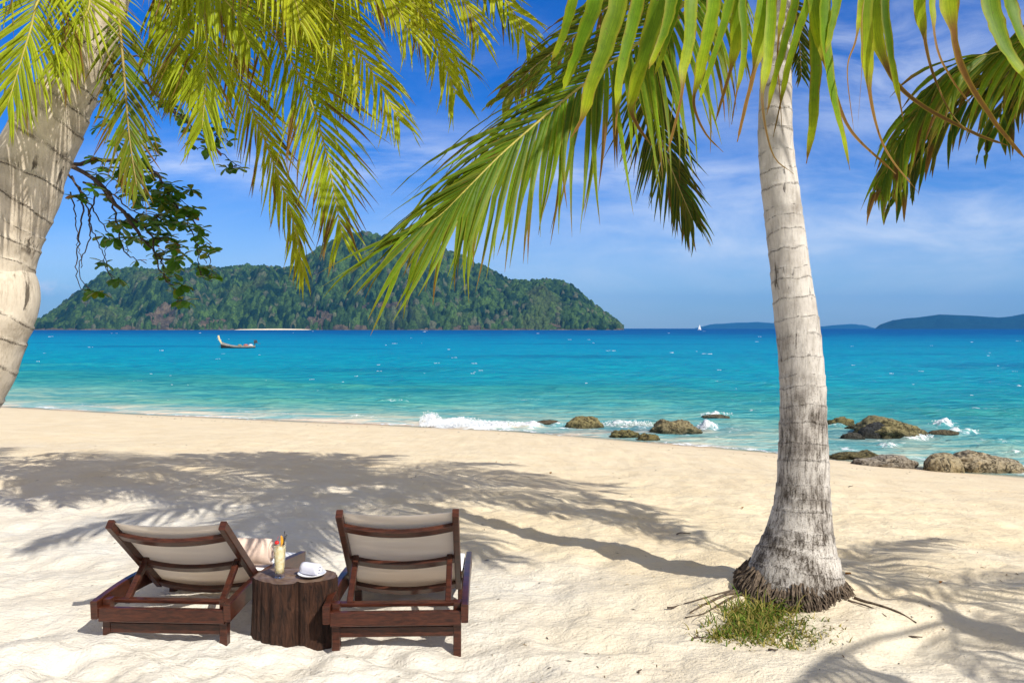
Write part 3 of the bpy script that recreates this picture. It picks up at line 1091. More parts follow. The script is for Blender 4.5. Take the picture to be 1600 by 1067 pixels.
def _tubefaces(n, seg):
    i = np.arange(n - 1)[:, None] * seg; k = np.arange(seg)[None, :]; k2 = (k + 1) % seg
    f = np.stack([i + k, i + k2, i + seg + k2, i + seg + k], 2).reshape(-1, 4)
    return f


# ---- the grey palm standing on the right
DP = 4.95
mp = empty('palm_tree', (1.73, DP, 0.0))
tag(mp, 'grey ringed coconut palm with flared foot standing in the sand beside a tuft of grass', 'palm tree')
mo = Vector((1.73, DP, 0.0))
prof = [(985, 1240, 190), (950, 1240, 182), (935, 1240, 172), (920, 1241, 159), (895, 1243, 143), (870, 1245.5, 128), (840, 1249, 106), (800, 1252.5, 88), (760, 1254, 80), (700, 1255, 75), (650, 1255, 70), (600, 1254, 68),
        (550, 1250, 67), (500, 1244.5, 66), (450, 1238, 62), (400, 1232, 59), (350, 1226, 58), (300, 1220, 57), (250, 1214, 54), (200, 1211, 52), (100, 1213, 47), (20, 1214, 45), (-45, 1214, 48)]
cen = [P(c, y, DP) for (y, c, w) in prof]
rads = [w / 2 / F * DP for (y, c, w) in prof]
trunk(mp, cen, rads, M_BARK_M, mo, 0.10, 3, lambda t: 1.25 * max(0, 1 - t / 0.5) ** 0.75 + 0.08)
CM = P(1214, -42, DP)


def root_skirt():
    mb = MB()
    rnd = random.Random(5)
    for k in range(1100):
        a = rnd.uniform(0, 2 * math.pi)
        nn = float(pn(np.array([a * 2.2]), np.array([0.4]), 3)[0])
        zt = 0.115 + rnd.uniform(-0.07, 0.02) + 0.035 * nn
        gg = gz(mo.x + 0.34 * math.cos(a), mo.y + 0.34 * math.sin(a))
        r0 = 0.345 - 0.33 * (zt + gg) + rnd.uniform(-0.012, 0.006)
        r1 = 0.345 - 0.33 * gg + rnd.uniform(0.0, 0.06) + 0.03 * nn
        q = [(r0 * 0.95, zt), (r0 + 0.012, zt - 0.03), ((r0 + r1) / 2 + 0.01, zt * 0.5), (r1, -0.03)]
        if rnd.random() < 0.4: q[3] = (r1 - 0.01, rnd.uniform(0.0, 0.04))
        tw = rnd.uniform(-0.16, 0.16)
        pts = []
        for j, (r, z) in enumerate(q):
            aa = a + tw * j / 3 + rnd.uniform(-0.02, 0.02)
            gx, gy = mo.x + r * math.cos(aa), mo.y + r * math.sin(aa)
            pts.append(Vector((r * math.cos(aa), r * math.sin(aa), z + (gz(gx, gy) if j > 1 else gg))))
        tube(mb, catmull(pts, 6), [0.0065 * rnd.uniform(0.5, 1.4) * (1 - 0.12 * j) for j in range(6)], 4)
    mb.build('root_skirt', M_ROOT, mp, True)
    for (pts, r) in [([(1335, 965, 4.75), (1352, 978, 4.7), (1378, 984, 4.62), (1405, 992, 4.55), (1432, 1003, 4.47)], 0.009), ([(1325, 968, 4.7), (1362, 985, 4.6), (1385, 990, 4.5)], 0.006),
                     ([(1168, 950, 4.86), (1140, 955, 4.82), (1105, 967, 4.7), (1078, 972, 4.64)], 0.012), ([(1165, 952, 4.84), (1135, 962, 4.74), (1100, 975, 4.6), (1070, 978, 4.6)], 0.009), ([(1164, 940, 4.9), (1130, 950, 4.84), (1095, 957, 4.76), (1068, 955, 4.77)], 0.007)]:
        b = MB()
        q = []
        for (x, y, D) in pts:
            w = P(x, y, D); w.z = gz(w.x, w.y) + 0.006
            q.append(w - mo)
        tube(b, catmull(q, 14), [r * (1 - 0.6 * i / 13) for i in range(14)], 6)
        b.build('root', M_ROOT, mp, True)


root_skirt()


def pxpath(pts, D0=None):
    return [P(*(q if len(q) == 3 else (q[0], q[1], D0))) for q in pts]


frond(mp, pxpath([(1214, -42, 4.95), (1135, -60, 4.6), (1065, 10, 4.35), (998, 67, 4.2), (900, 142, 4.0), (796, 230, 3.85), (735, 290, 3.75), (690, 335, 3.72), (660, 355, 3.7)]),
      L=0.92, width=0.028, n=88, droop=0.22, vee=0.05, pal='green', brown=0.32, seed=2, fwd=(72, 14), off=mo, rr=0.017, start=0.2, tipfrac=0.60, ragged=0.06, stiff=0.85, ref=Vector((-0.1, -0.80, 0.60)), turn=0.12)
frond(mp, pxpath([(1214, -42, 5.0), (1130, -25, 5.3), (1042, 50, 5.5), (1014, 130, 5.55), (1034, 220, 5.5), (1060, 290, 5.5), (1082, 342, 5.5)]),
      L=0.58, width=0.022, n=66, droop=0.08, vee=0.1, pal='dark', brown=0.2, seed=3, fwd=(60, 20), off=mo, start=0.38, ref=Vector((-0.55, -0.8, 0.1)))
frond(mp, pxpath([(1214, -42, 4.95), (1110, -100, 5.1), (1000, -30, 5.2), (900, 55, 5.2), (835, 105, 5.2), (790, 150, 5.2)]),
      L=0.50, width=0.034, n=40, droop=0.14, vee=0.2, pal='olive', brown=0.6, seed=4, off=mo, start=0.25, ref=Vector((0.0, -0.8, 0.6)))
frond(mp, pxpath([(1214, -42, 5.0), (1238, 0, 5.4), (1248, 60, 5.6), (1252, 120, 5.6)]),
      L=0.26, width=0.02, n=26, droop=0.05, pal='dark', brown=0.2, seed=5, off=mo, start=0.3, ref=Vector((0.2, -0.9, 0.2)))
for j, (az, ln, ri, ez) in enumerate([(188, 3.2, 1.4, 0.75), (158, 2.7, 1.8, 1.4), (125, 2.1, 2.1, 2.0), (92, 1.7, 2.3, 2.3), (60, 2.1, 2.1, 1.9), (20, 2.9, 1.8, 1.25),
                                      (2, 3.3, 1.7, 1.0), (-25, 3.2, 1.4, 0.5), (-60, 2.8, 1.3, 0.3), (-95, 2.3, 1.2, 0.3), (225, 3.0, 1.3, 0.5), (250, 2.6, 1.2, 0.3),
                                      (10, 3.6, 1.7, 1.1), (345, 3.5, 1.5, 0.8), (35, 3.0, 1.9, 1.5), (75, 1.9, 2.2, 2.1), (110, 1.9, 2.2, 2.1), (142, 2.4, 2.0, 1.7)]):
    frond(mp, radial(CM, az, ln, ri, ez), L=0.85, width=0.042, n=56, droop=0.12, vee=0.2, pal='green', brown=0.3, seed=20 + j, off=mo)


def coconuts(parent, c, off, n, seed):
    rnd = random.Random(seed)
    v, f = icosub(*ico()); v, f = icosub(v, f)
    for k in range(n):
        a = 6.28 * k / n + rnd.uniform(-0.2, 0.2)
        p = c + Vector((math.cos(a) * 0.2, math.sin(a) * 0.2, 0.10 + rnd.uniform(-0.04, 0.05))) - Vector(off)
        q = v * np.array([0.09, 0.09, 0.12])
        q[:, 2] += 0.02 * np.cos(np.arctan2(q[:, 1], q[:, 0]) * 3) * (q[:, 2] > 0)
        link_mesh('coconut', q + np.array(p), f, m_coco, parent, True)


m_coco = m_plain('green_coconut', (0.14, 0.17, 0.03), 0.5, 0.3, 12, 0.3, 0.2)
coconuts(mp, CM, mo, 5, 4)

# ---- the leaning palm at the left edge
DL = 5.8
lo = P(-230, 880, DL); lo.z = 0
lp = empty('palm_tree', lo)
tag(lp, 'leaning tan coconut palm at the left edge under a crown of yellowing fronds', 'palm tree')
lprof = [(945, -290, 200), (880, -235, 172), (800, -180, 158), (720, -135, 152), (660, -100, 148), (619, -75, 150), (570, -48, 146), (516, -29, 146), (480, -14, 146), (456, -9, 140), (434, -15, 134), (400, -8, 132), (350, 9, 128), (300, 34, 124), (250, 51, 119), (210, 71, 112), (170, 91, 104), (130, 112, 92), (95, 130, 82), (55, 150, 72), (0, 168, 70), (-40, 176, 78)]
trunk(lp, [P(c, y, DL) for (y, c, w) in lprof], [w * 0.445 / F * DL for (y, c, w) in lprof], M_BARK_L, lo, 0.20, 8, lambda t: 0.16, scar=0.035, lump=0.035)
A0 = (172, -48, 5.0)   # depths below are multiplied by 1.16
LF = [
    ([A0, (125, -75, 4.8), (66, -10, 4.55), (47, 50, 4.45), (30, 105, 4.4), (12, 165, 4.35)], dict(L=0.52, n=60, pal='mix', brown=0.25, droop=0.14)),
    ([A0, (60, -90, 4.7), (-35, -10, 4.5), (-68, 90, 4.4), (-80, 170, 4.35)], dict(L=0.50, n=34, pal='mix', brown=0.6, droop=0.12)),
    ([A0, (110, -60, 4.7), (140, 0, 4.5), (120, 50, 4.45), (100, 110, 4.4)], dict(L=0.42, n=45, pal='mix', brown=0.5, droop=0.16)),
    ([(178, -30, 4.9), (187, 40, 4.75), (195, 130, 4.7), (203, 220, 4.68), (214, 292, 4.66)], dict(L=0.36, n=44, pal='olive', brown=0.6, droop=0.10, ref=Vector((0.2, -0.95, 0.1)), fwd=(50, 18))),
    ([A0, (250, -100, 4.9), (305, -50, 4.75), (321, 30, 4.65), (323, 110, 4.6), (316, 200, 4.58)], dict(L=0.50, n=60, pal='mix', brown=0.45, droop=0.10, ref=Vector((0.0, -0.95, 0.3)), fwd=(60, 24))),
    ([A0, (300, -80, 5.0), (400, 15, 4.95), (455, 95, 4.9), (488, 165, 4.87), (510, 240, 4.85), (523, 305, 4.83), (535, 372, 4.82)], dict(L=0.55, n=66, pal='mix', brown=0.6, droop=0.13, start=0.3, fwd=(60, 24))),
    ([A0, (290, 5, 5.3), (360, 95, 5.3), (402, 190, 5.3), (430, 262, 5.3), (458, 345, 5.3), (474, 425, 5.3)], dict(L=0.40, n=60, pal='yellow', brown=0.5, droop=0.16, start=0.25, fwd=(48, 16))),
    ([A0, (350, -150, 4.9), (470, -65, 4.75), (522, 20, 4.7), (560, 80, 4.68), (592, 130, 4.66), (624, 190, 4.65)], dict(L=0.50, n=62, pal='yellow', brown=0.15, droop=0.15, start=0.25, fwd=(60, 24))),
    ([A0, (400, -180, 5.1), (560, -115, 5.0), (640, -5, 4.95), (680, 62, 4.92), (698, 108, 4.9), (712, 148, 4.9)], dict(L=0.50, n=62, pal='yellow', brown=0.15, droop=0.13, start=0.3, fwd=(60, 24))),
    ([A0, (480, -210, 4.9), (700, -115, 4.7), (780, -12, 4.6), (818, 45, 4.57), (843, 98, 4.55)], dict(L=0.42, n=64, pal='yellow', brown=0.12, droop=0.13, start=0.35, fwd=(60, 24))),
    ([A0, (330, -80, 5.5), (440, 5, 5.7), (490, 90, 5.7), (505, 170, 5.7)], dict(L=0.55, n=42, pal='mix', brown=0.3, droop=0.16)),
    ([A0, (420, -140, 5.6), (590, -30, 5.8), (670, 40, 5.8), (725, 105, 5.8)], dict(L=0.55, n=50, pal='mix', brown=0.25, droop=0.16)),
    ([A0, (240, -40, 5.2), (272, 50, 5.3), (282, 140, 5.3)], dict(L=0.48, n=46, pal='mix', brown=0.5, droop=0.12, ref=Vector((0.1, -0.95, 0.2)))),
    ([A0, (420, -120, 4.7), (540, -60, 4.5), (610, 0, 4.45), (640, 50, 4.45)], dict(L=0.5, n=46, pal='yellow', brown=0.2, droop=0.16)),
    ([A0, (300, -120, 4.6), (400, -70, 4.4), (455, -10, 4.35), (470, 40, 4.35)], dict(L=0.5, n=50, pal='yellow', brown=0.3, droop=0.16)),
    ([A0, (260, -90, 4.9), (380, -50, 4.8), (470, -10, 4.75), (540, 40, 4.75)], dict(L=0.5, n=56, pal='mix', brown=0.3, droop=0.24)),
    ([A0, (350, -120, 5.1), (500, -70, 5.1), (600, -25, 5.1), (670, 25, 5.1)], dict(L=0.5, n=56, pal='yellow', brown=0.25, droop=0.24)),
    ([A0, (220, -80, 4.8), (300, -40, 4.6), (360, 10, 4.5), (390, 70, 4.5)], dict(L=0.5, n=56, pal='mix', brown=0.4, droop=0.2)),
    ([A0, (450, -160, 4.8), (600, -90, 4.6), (680, -40, 4.5), (730, 10, 4.5), (748, 55, 4.5)], dict(L=0.45, n=56, pal='yellow', brown=0.15, droop=0.2)),
    ([A0, (280, -70, 5.4), (400, -20, 5.5), (480, 30, 5.6), (525, 95, 5.6), (542, 150, 5.6)], dict(L=0.5, n=56, pal='mix', brown=0.4, droop=0.2)),
    ([A0, (520, -160, 5.4), (680, -90, 5.5), (760, -20, 5.5), (800, 40, 5.5)], dict(L=0.45, n=46, pal='green', brown=0.2, droop=0.15)),
]
for j, (pts, kw) in enumerate(LF):
    kw.setdefault('ref', Vector((0.05, -0.88, 0.45)))
    kw['n'] = int(kw['n'] * 1.02); kw['L'] *= 1.30; kw['droop'] *= 0.55
    kw.setdefault('fwd', (62, 24))
    kw['start'] = 0.22 if pts[-1][0] < 230 else 0.33
    frond(lp, pxpath([(a, b, d * 1.16) for (a, b, d) in pts]), width=0.0185, seed=60 + j, off=lo, turn=0.16, vee=0.12, **kw)
CL = P(172, -48, DL)
for j, (az, ln, ri, ez) in enumerate([(75, 1.0, 1.6, 1.7)]):
    frond(lp, radial(CL, az, ln, ri, ez), L=0.55, width=0.03, n=40, droop=0.15, pal='mix', brown=0.3, seed=90 + j, off=lo)

# ---- the palm beyond the right edge whose fronds hang into the view
ro = Vector((5.7, 1.3, 0.0))
rp = empty('palm_tree', ro)
tag(rp, 'green palm outside the right edge, its broad fronds hanging into the view', 'palm tree')
CR = Vector((5.2, 1.7, 3.55))
trunk(rp, [ro + Vector((0.05, -0.05, -0.15)), ro + Vector((0, 0, 0.2)), ro + Vector((-0.15, 0.1, 1.2)), ro + Vector((-0.35, 0.3, 2.5)), CR], [0.30, 0.22, 0.15, 0.13, 0.13], M_BARK_M, ro, 0.1, 9, lambda t: 0.3)
frond(rp, [CR, Vector((4.5, 3.1, 4.3)), P(1640, 40, 4.6), P(1525, 92, 4.8), P(1455, 150, 4.95), P(1405, 225, 5.05), P(1380, 285, 5.1)],
      L=0.92, width=0.038, n=84, droop=0.22, vee=0.15, pal='green', brown=0.40, seed=101, off=ro, start=0.3, fwd=(60, 14), tipfrac=0.36, ref=Vector((-0.2, -0.75, 0.6)), turn=0.40)
frond(rp, [CR, Vector((4.4, 3.3, 4.0)), P(1660, 70, 4.8), P(1560, 120, 5.0), P(1490, 180, 5.15), P(1435, 250, 5.25), P(1405, 305, 5.3)],
      L=0.62, width=0.036, n=52, droop=0.2, vee=0.2, pal='dark', brown=0.4, seed=103, off=ro, start=0.3, fwd=(60, 20), tipfrac=0.4, ref=Vector((-0.2, -0.75, 0.6)), turn=0.4)
frond(rp, [CR, Vector((4.6, 3.3, 4.2)), P(1700, 10, 5.2), P(1620, 60, 5.5), P(1575, 130, 5.6), P(1560, 200, 5.6)],
      L=0.85, width=0.05, n=48, droop=0.24, vee=0.05, pal='dark', brown=0.3, seed=102, off=ro, start=0.3, ref=Vector((-0.2, -0.75, 0.6)), turn=0.15)
for j, (az, ln, ri, ez) in enumerate([(85, 2.3, 1.0, 0.1), (60, 2.6, 1.0, 0.0), (20, 2.8, 1, 0), (-30, 2.8, 1, 0), (-75, 2.8, 1, 0)]):
    frond(rp, radial(CR, az, ln, ri, ez), L=0.6, width=0.04, n=38, droop=0.17, pal='green', brown=0.3, seed=110 + j, off=ro)


def near_frond():
    """the big frond reaching over the viewer's head; its leaflets hang down into the picture"""
    R = [CR, Vector((4.6, 1.0, 3.85)), Vector((3.4, 0.5, 3.4)), Vector((2.2, 0.65, 2.9)), Vector((1.45, 1.1, 2.55)), P(1600, -75, 1.45), P(1400, -78, 1.46), P(1200, -72, 1.47), P(1000, -66, 1.48), P(880, -55, 1.48), P(800, -40, 1.5)]
    mb = MB()
    rnd = random.Random(77)
    L = [  # (polyline in photo px below the rib, greatest width px, fraction where it turns brown)
        ([(930, 0), (915, 45), (897, 95), (880, 140)], 24, 0.97), ([(966, 0), (950, 60), (925, 130), (911, 181), (893, 215)], 28, 0.80), ([(997, 0), (983, 60), (970, 110), (965, 165), (961, 212)], 20, 0.78),
        ([(1030, 0), (1015, 60), (1000, 110), (986, 165), (995, 195), (1018, 228)], 25, 0.7), ([(1050, 0), (1038, 50), (1014, 108)], 18, 0.9), ([(1080, 0), (1077, 60), (1068, 110), (1064, 155), (1043, 238)], 20, 0.62),
        ([(1115, 0), (1105, 60), (1092, 120), (1084, 163), (1102, 208), (1130, 238)], 22, 0.62), ([(1156, 0), (1150, 60), (1146, 92), (1134, 135), (1118, 190)], 22, 0.55), ([(1195, 0), (1188, 55), (1180, 105), (1165, 165), (1152, 222)], 26, 0.5),
        ([(1205, 20), (1200, 90), (1191, 155), (1207, 240), (1240, 272)], 16, 0.55), ([(1243, 0), (1225, 70), (1210, 125), (1198, 180)], 13, 0.85), ([(1272, 0), (1285, 75), (1300, 130), (1330, 205), (1400, 272)], 19, 0.33),
        ([(1290, 0), (1291, 60), (1303, 150), (1318, 215), (1328, 266)], 21, 0.88), ([(1276, 0), (1275, 60), (1274, 130), (1269, 200), (1260, 256)], 19, 0.86), ([(1354, 0), (1355, 70), (1360, 150), (1383, 232), (1436, 303)], 23, 0.42),
        ([(1367, 0), (1378, 85), (1420, 150), (1515, 205), (1575, 228)], 20, 0.30), ([(1383, 10), (1390, 70), (1398, 120), (1412, 190)], 12, 0.8), ([(1345, 0), (1338, 60), (1324, 110), (1334, 205)], 9, 0.35),
        ([(1437, 0), (1444, 52), (1455, 106), (1483, 172), (1518, 212)], 23, 0.30), ([(1457, 0), (1464, 75), (1488, 125), (1516, 163)], 12, 0.35), ([(1483, 0), (1489, 42), (1503, 106), (1550, 185), (1605, 252)], 27, 0.22),
        ([(1548, 0), (1570, 70), (1605, 122), (1640, 170)], 27, 0.8), ([(1580, 0), (1600, 65), (1640, 130)], 24, 0.8), ([(1347, 20), (1347, 100), (1340, 200)], 8, 0.2), ([(1140, 0), (1118, 80), (1092, 158)], 13, 0.95),
        ([(1160, 0), (1163, 80), (1150, 150), (1143, 195)], 11, 0.7), ([(1225, 0), (1215, 80), (1218, 140), (1222, 205)], 9, 0.35), ([(1262, 0), (1235, 90), (1222, 150), (1208, 215)], 11, 0.7), ([(895, 0), (880, 55), (862, 95)], 18, 0.9),
        ([(1308, 0), (1300, 40), (1290, 85)], 15, 0.9), ([(1060, 0), (1040, 70), (1022, 120)], 12, 0.9), ([(1640, 0), (1650, 120), (1680, 220)], 25, 0.7)]
    for k, (pl, w, bt) in enumerate(L):
        D = 1.47 + rnd.uniform(-0.10, 0.10)
        x0, y0 = pl[0]
        top = P(x0 + 6, -62, 1.48)
        q = [top] + [P(x, y, 1.48 + (D - 1.48) * min(1, (i + 0.25) / 2.5)) for i, (x, y) in enumerate(pl)]
        n = 40
        sp = catmull(q, n)
        Ws = []; ws = []; cs = []
        tw0 = rnd.uniform(-0.35, 0.35); tw1 = rnd.uniform(-1.2, 1.2)
        lc = G1 * rnd.uniform(0.65, 1.1) + YG * rnd.uniform(0.0, 0.2)
        for i in range(n):
            f = i / (n - 1)
            T = (sp[min(i + 1, n - 1)] - sp[max(i - 1, 0)]).normalized()
            wv = T.cross(Vector((0, 1, 0))).normalized()
            b = float(np.clip((f - bt) / 0.10, 0, 1))
            wv = Matrix.Rotation(tw0 + tw1 * f * f, 3, T) @ wv
            Ws.append(wv)
            prof_ = min(1, 0.55 + f * 4) * (1 - max(0, f - 0.35) / 0.65 * 0.55) * (1 - 0.62 * b) * (1 if f < 0.96 else 0.45)
            wb = w * 1.06 / F * D * prof_
            nz = pn(np.array([f * 9, f * 9, f * 22]), np.array([k * 3.1, k * 3.1 + 50, k * 2.0]), 4)
            ws.append((wb * (1 + 0.22 * nz[0] + 0.10 * nz[2]), wb * (1 + 0.22 * nz[1] - 0.10 * nz[2])))
            y_ = float(np.clip((f - bt + 0.22) / 0.22, 0, 1)) * 0.75
            c = lc + (YG * 0.9 - lc) * y_
            cs.append(c + ((BR * 1.25 if k % 3 else BR * 0.75) - c) * b)
        leaflet(mb, [p - ro for p in sp], Ws, ws, cs, 0.16)
    # the part of the frond out of view
    sp = catmull(R, 90)
    for i in range(14, 71):
        for side in (-1, 1):
            p = sp[i]
            T = (sp[i + 1] - sp[i - 1]).normalized()
            Sd = T.cross(Vector((0, 0, 1))).normalized()
            d = (T * 0.5 + Sd * side).normalized()
            pts = [p]; ln = rnd.uniform(0.55, 0.75)
            for q in range(7):
                d = (d + Vector((0, 0, -0.34))).normalized(); pts.append(pts[-1] + d * ln / 7)
            Ws = []
            for q in range(8):
                dd = (pts[min(q + 1, 7)] - pts[max(q - 1, 0)]).normalized()
                Ws.append((T - dd * T.dot(dd)).normalized())
            c = G1 * rnd.uniform(0.8, 1.2)
            leaflet(mb, [z - ro for z in pts], Ws, [0.045 * x for x in (0.45, 0.9, 1, 1, 0.85, 0.6, 0.3, 0.04)], [c] * 6 + [BR] * 2)
    o = mb.build('frond', M_FROND, rp, True)
    rb = MB()
    tube(rb, [q - ro for q in sp], [0.019 * (1 - 0.72 * i / 89) for i in range(90)], 7, (0.36, 0.34, 0.06))
    rb.build('rachis', M_RACHIS, o, True)
    o['label'] = 'wide near frond hanging down with browned leaflet tips'


near_frond()


# ------------------------------------------------------------------ broad-leaved tree behind the left palm
def broad_tree():
    D = 7.2
    bo = Vector((-8.2, 7.6, gz(-8.2, 7.6)))
    t = empty('broadleaf_tree', bo)
    tag(t, 'broad-leaved tree reaching thin twigs of glossy green leaves out behind the left palm', 'tree')
    rnd = random.Random(31)
    b = MB()
    tube(b, [Vector((0, 0, -0.2)), Vector((0.05, 0, 1)), Vector((0.3, -0.05, 2.2)), Vector((0.6, -0.1, 3.2)), Vector((1.0, 0, 4.4))], [0.26, 0.2, 0.16, 0.12, 0.06], 12)
    b.build('trunk', M_TWIG, t, True)
    limbs = [  # photo px polylines with radius
        ([(-420, 200), (-150, 225), (60, 240), (110, 258), (150, 283), (190, 330), (225, 375)], 0.055),
        ([(110, 258), (180, 250), (235, 262), (262, 300), (285, 335)], 0.020), ([(150, 283), (175, 320), (185, 360), (197, 395), (228, 412)], 0.012),
        ([(105, 270), (128, 310), (124, 370), (121, 440), (150, 458)], 0.011), ([(112, 275), (135, 320), (140, 370), (128, 400), (125, 430), (145, 460)], 0.009),
        ([(120, 290), (150, 335), (170, 372), (158, 410)], 0.009), ([(190, 330), (235, 365), (245, 410), (262, 440), (285, 470)], 0.012), ([(225, 375), (250, 405), (258, 435), (280, 455)], 0.010),
        ([(262, 300), (290, 345), (308, 390), (312, 430)], 0.009), ([(285, 335), (305, 350), (325, 400), (330, 430)], 0.009), ([(230, 262), (260, 290), (300, 330)], 0.009),
        ([(60, 240), (90, 170), (170, 120), (230, 130), (262, 165), (280, 180)], 0.03), ([(230, 130), (268, 175), (300, 200), (340, 235), (375, 262)], 0.012), ([(300, 200), (330, 210), (360, 222)], 0.007),
        ([(262, 165), (290, 190), (305, 228), (330, 235)], 0.008), ([(150, 300), (140, 345), (160, 395), (175, 440)], 0.008), ([(110, 300), (118, 345), (122, 385), (128, 420)], 0.007),
        ([(170, 345), (195, 372), (200, 398)], 0.007), ([(130, 285), (170, 300), (210, 330), (240, 335)], 0.011), ([(160, 120), (200, 90), (260, 90)], 0.014), ([(170, 120), (180, 160), (190, 190)], 0.01),
        ([(-300, 210), (-200, 120), (-60, 60)], 0.04), ([(-250, 210), (-120, 330), (-60, 420)], 0.03)]
    br = MB(); lf = MB()
    ends = []
    for (pl, r) in limbs:
        dj = rnd.uniform(-0.35, 0.35)
        q = [P(x, y, D + dj * i / len(pl)) - bo for i, (x, y) in enumerate(pl)]
        if pl[0][0] == -420: q.insert(0, Vector((0.55, -0.1, 3.0)))
        sp = catmull(q, 6 * len(q))
        n = len(sp)
        for i in range(2, n): sp[i] = sp[i] + Vector((rnd.uniform(-1, 1), rnd.uniform(-1, 1), rnd.uniform(-1, 1))) * 0.012
        tube(br, sp, [max(0.0035, r * (1 - 0.75 * i / (n - 1))) for i in range(n)], 6)
        ends.append(sp)

    def rosette(c, n, size):
        for k in range(n):
            a = 6.283 * k / n + rnd.uniform(-0.5, 0.5)
            el = rnd.uniform(-0.7, 0.6)
            d = Vector((math.cos(a) * math.cos(el), math.sin(a) * math.cos(el), math.sin(el)))
            ln = size * rnd.uniform(0.65, 1.15)
            S_ = d.cross(Vector((rnd.uniform(-0.4, 0.4), rnd.uniform(-0.4, 0.4), 1))).normalized()
            N_ = S_.cross(d)
            g = rnd.random()
            col = np.array([0.085, 0.21, 0.014]) * (0.75 + 0.6 * g)
            if rnd.random() < 0.16: col = np.array([0.22, 0.26, 0.02])
            if rnd.random() < 0.02: col = np.array([0.45, 0.16, 0.02])
            prof = [(0.0, 0.02), (0.2, 0.12), (0.45, 0.24), (0.7, 0.31), (0.88, 0.24), (1.0, 0.05)]
            vs = []; fs = []
            for (u, w) in prof:
                m = c + d * (u * ln) - N_ * (0.25 * ln * u * u) 
                vs += [m - S_ * (w * ln) + N_ * (0.12 * w * ln), m - N_ * 0.03 * ln, m + S_ * (w * ln) + N_ * (0.12 * w * ln)]
            for i in range(len(prof) - 1):
                b0 = i * 3
                fs += [(b0, b0 + 1, b0 + 4, b0 + 3), (b0 + 1, b0 + 2, b0 + 5, b0 + 4)]
            lf.add(vs, fs, [col] * len(vs))
    spots = [(115, 305), (128, 312), (140, 300), (150, 268), (165, 262), (150, 245), (175, 280), (190, 240), (205, 255), (180, 225), (225, 250), (215, 275), (240, 275), (250, 295), (232, 300), (262, 305), (275, 300), (255, 320),
             (245, 340), (268, 335), (285, 322), (295, 338), (225, 330), (205, 345), (190, 350), (182, 352), (215, 372), (230, 378), (248, 372), (262, 365), (272, 385), (258, 398), (285, 400), (300, 330), (308, 352), (312, 372),
             (318, 385), (328, 395), (322, 412), (330, 430), (332, 440), (270, 432), (282, 440), (275, 410), (166, 375), (178, 372), (160, 410), (180, 434), (155, 460), (150, 457), (285, 470), (290, 474), (295, 300), (240, 230), (230, 215),
             (300, 205), (320, 215), (325, 238), (355, 258), (375, 262), (340, 205), (285, 180), (270, 170), (290, 150), (250, 160), (160, 160), (170, 180), (150, 200), (200, 200), (165, 145), (175, 165), (255, 140), (345, 185), (262, 345), (238, 355), (250, 355),
             (245, 310), (268, 318), (222, 310), (210, 300), (198, 290), (188, 268), (280, 350), (265, 290), (-100, 300), (-80, 100), (-180, 150), (-60, 420), (-140, 240)]
    for (x, y) in spots:
        for rep in range(2 if 180 < x < 310 and 240 < y < 420 else 1):
            c = P(x + rnd.uniform(-6, 6), y + rnd.uniform(-6, 6), D + rnd.uniform(-0.4, 0.4)) - bo
            rosette(c, rnd.randint(5, 8), 0.115)
    # small leaves along the twigs that carry foliage
    for sp in ends[1:3] + ends[6:15]:
        for i in range(6, len(sp), 5):
            rosette(sp[i], 3, 0.09)
    # leaf off-stalk twigs joining the clusters to the nearest limb
    tw = br
    allp = [p for sp in ends for p in sp]
    for (x, y) in spots:
        c = P(x, y, D) - bo
        q = min(allp, key=lambda p: (p - c).length)
        m = (q + c) / 2 + Vector((rnd.uniform(-1, 1), 0, -0.3)) * 0.06
        tube(tw, catmull([q, m, c], 6), [0.005, 0.0045, 0.004, 0.004, 0.0035, 0.003], 4)
    br.build('branches', M_TWIG, t, True)
    lf.build('crown', M_BROAD, t)


broad_tree()


